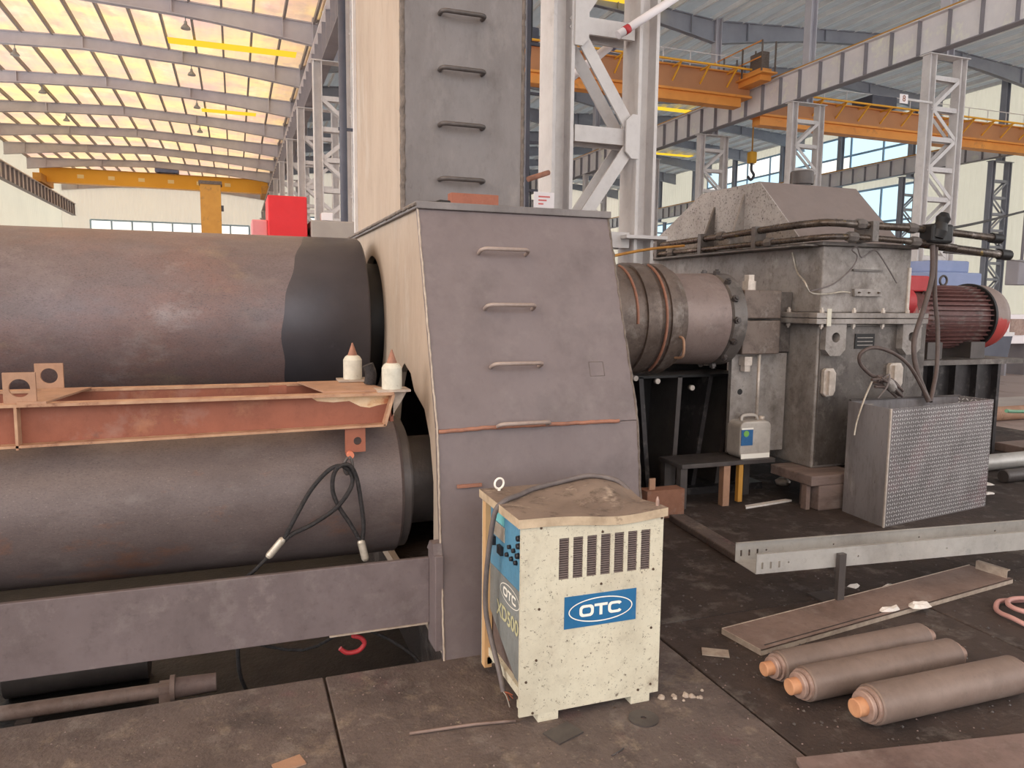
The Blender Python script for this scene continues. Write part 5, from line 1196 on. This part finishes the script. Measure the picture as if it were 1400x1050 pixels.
# end-truck platform rails where the orange crane meets the girder
pr = mid_crane
put('deck', G().box((19.0, 24.6, 10.3), (19.7, 28.6, 10.36)), 'orange', pr)
for yv in (24.7, 25.9, 27.1, 28.5):
    for x in (19.03, 19.65): put('post', G().bar((x, yv, 10.36), (x, yv, 11.5), .05, .05), 'weld', pr)
for z in (10.9, 11.48): put('rail', G().bar((19.03, 24.7, z), (19.03, 28.5, z), .04, .04), 'orange', pr)
put('cabin_box', G().box((19.25, 25.0, 10.36), (19.6, 25.7, 11.2)), 'weld', pr)
# number sign
ns = thing('number_sign', 'small white sign with red figure on the latticed column', 'sign', (19.9, 17.8, 8))
a, b = gy(1231, 128, 17.80), gy(1241, 142, 17.80)
put('plate', G().box((a.x, 17.80, b.z), (b.x, 17.82, a.z)), 'paper', ns)
text('8', (a.z-b.z)*.95, ((a.x+b.x)/2, 17.798, (a.z+b.z)/2), (1, 0, 0), (0, 0, 1), (0, -1, 0), ns, 'weld_rust')
put('sign_bracket', G().box((b.x, 17.80, (a.z+b.z)/2-.03), (20.0, 17.85, (a.z+b.z)/2+.03)), 'col', ns)
# workshop things past the motor
bm2 = thing('blue_machine', 'blue-grey machine cabinet beyond the motor', 'machine', (11, 9.3, 0))
put('body', G().box((10.35, 9, 0), (11.45, 10, 2.12)), 'blue', bm2, bevel=.03)
put('top_box', G().box((10.65, 9.2, 2.12), (11.4, 9.8, 2.32)), 'blue', bm2, bevel=.03)
dk = thing('dark_skip', 'dark blue-grey metal bin standing on the pale floor', 'bin', (14.5, 11.2, 0))
put('body', G().prism([(14.0, .55), (14.75, .55), (14.85, .98), (13.9, .98)], 1, 10.9, 11.9), 'dark_grey', dk)
put('lid', G().box((13.9, 10.9, .98), (14.9, 11.95, 1.06)), 'girder', dk)
for x in (14.1, 14.65): put('leg', G().box((x-.05, 11.0, 0), (x+.05, 11.8, .55)), 'dark_grey', dk)
hc2 = thing('hanging_control', 'grey pendant control box on cable at the side wall', 'control', (15.5, 11.5, 1.9))
a, b = gy(1394, 355, 11.5), gy(1405, 390, 11.5)
put('box', G().box((a.x, 11.5, b.z), (b.x+.1, 11.8, a.z)), 'girder_edge', hc2, bevel=.02)
put('cable', G().cyl((a.x+.2, 11.6, a.z), (a.x+.2, 11.6, 14.0), .03, 8), 'girder_edge', hc2)
wc = thing('white_cart', 'white trolley stacked with parts on the pale floor', 'cart', (15.3, 11.6, 0))
a = gy(1380, 430, 12.2); b = gy(1396, 470, 12.2)
put('body', G().box((a.x, 12.2, b.z), (a.x+.8, 12.8, a.z)), 'paper', wc, bevel=.02)
put('panel', G().box((a.x+.05, 12.18, b.z+.2), (a.x+.5, 12.2, a.z-.1)), 'roller_end', wc)
for dx in (.05, .7): put('leg', G().box((a.x+dx, 12.25, 0), (a.x+dx+.06, 12.75, b.z)), 'girder_edge', wc)
# bar stock lying past the tread plate box
for i, (x, yv, z, r, L, m, lab) in enumerate(((6.6, 5.15, .08, .08, 4.5, 'galv', 'bright round bar on the floor beyond the tread plate box'), (6.5, 4.75, .06, .06, 4.5, 'neck', 'dark round bar on the floor beyond the tread plate box'), (9.2, 7.4, .10, .10, 6.0, 'tan', 'tan pipe lying on the pale floor behind the motor'))):
    o = put('round_bar', G().lathe((x, yv, z), (1, .02, 0), [(0, r*.9), (.01, r), (L, r)], 20), m); tag(o, lab, 'bar')
for i, (x0, x1, y0, y1, z1, m, lab) in enumerate(((7.9, 13, 7.6, 8.4, .16, 'concrete', 'pale concrete step along the dirt floor edge'), (6.7, 10, 5.55, 5.9, .09, 'channel', 'brown steel flat bar lying behind the round bars'), (6.3, 9.4, 3.95, 4.3, .05, 'neck', 'dark flat plate on the floor at the tread plate box corner'))):
    if i == 1: x0 = 7.9
    o = put('flat_stock', G().box((x0, y0, 0), (x1, y1, z1)), m, bevel=.008); tag(o, lab, 'steel stock')
gh = put('green_hose', G().tube([(6.2, 4.55, .70), (6.8, 4.9, .62), (7.6, 5.2, .55), (8.8, 5.55, .50), (10, 5.9, .3), (10.8, 6.2, .02)], .016, 8), 'green'); tag(gh, 'thin green hose stretched over the bar stock', 'hose')
hr2 = put('stay_rope', G().tube([gy(1272, 315, 4.62), gy(1300, 312, 4.9), gy(1345, 303, 5.4), gy(1400, 289, 6.0), gy(1440, 280, 6.4)], .012, 8), 'rope'); tag(hr2, 'dark rope running from the valve towards the side wall', 'rope')
hr3 = put('stay_wire', G().tube([gy(1290, 345, 4.72), gy(1345, 350, 5.2), gy(1400, 358, 5.8), gy(1440, 364, 6.2)], .007, 6), 'cable'); tag(hr3, 'thin grey wire below the dark rope', 'wire')
for (x, yv, r) in ((6.3, 4.75, .05), (6.0, 4.5, .04), (6.9, 3.9, .05)):
    n = 8; g = G(); pts = [(x+r*random.uniform(.5, 1.2)*1.6*math.cos(2*PI*k/n), yv+r*random.uniform(.5, 1.2)*math.sin(2*PI*k/n)) for k in range(n)]
    g.add([(q[0], q[1], 0) for q in pts]+[(x+(q[0]-x)*.6, yv+(q[1]-yv)*.6, random.uniform(.01, .02)) for q in pts], [tuple(range(n, 2*n))]+[(k, (k+1) % n, (k+1) % n+n, k+n) for k in range(n)])
    o = put('paper_scrap', g, 'white'); tag(o, 'white scrap on the dirt beside the tread plate box', 'scrap', 'white scraps beside the tread plate box')

mo.location.x -= .13
# ---------------------------------------------------------------- pieces of a part go under that part
def nest(root, prefixes, pname):
    ps = [c for c in root.children if c.name.split('.')[0] == pname]
    if not ps: return
    for c in list(root.children):
        if c.name.split('.')[0] in prefixes and c not in ps:
            p = min(ps, key=lambda q: (q.location-c.location).length)
            c.parent = p; c.location = c.location - p.location
nest(we, ('screw', 'louver'), 'side_panel'); nest(we, ('knob', 'switch', 'meter_window', 'meter_plate'), 'control_panel')
nest(we, ('lid_rim', 'eyebolt', 'lifting_pin'), 'lid'); nest(cp, ('flange_bolt',), 'bolted_flange'); nest(cp, ('weld_band', 'drum_handle'), 'drum')
nest(rf, ('pin_tip', 'pin_base_plate'), 'guide_pin'); nest(mo, ('fin', 'terminal_box', 'eye_ring', 'foot'), 'frame'); nest(mo, ('cowl_rim',), 'fan_cowl')
nest(jc, ('can_label_leaf', 'can_label_header'), 'can_label'); nest(jc, ('can_cap', 'can_handle'), 'can_body')
nest(gb, ('hood_gusset',), 'hood_end_plate'); nest(gb, ('breather_cap',), 'hood_cover'); nest(gb, ('ribbed_lug_rib',), 'ribbed_lug'); nest(gb, ('name_plate_line',), 'name_plate')
nest(gb, ('clamp_nut',), 'bearing_clamp'); nest(gb, ('painted_hole',), 'rod_plate'); nest(pn, ('print_line',), 'sheet'); nest(ns, ('lettering',), 'plate')
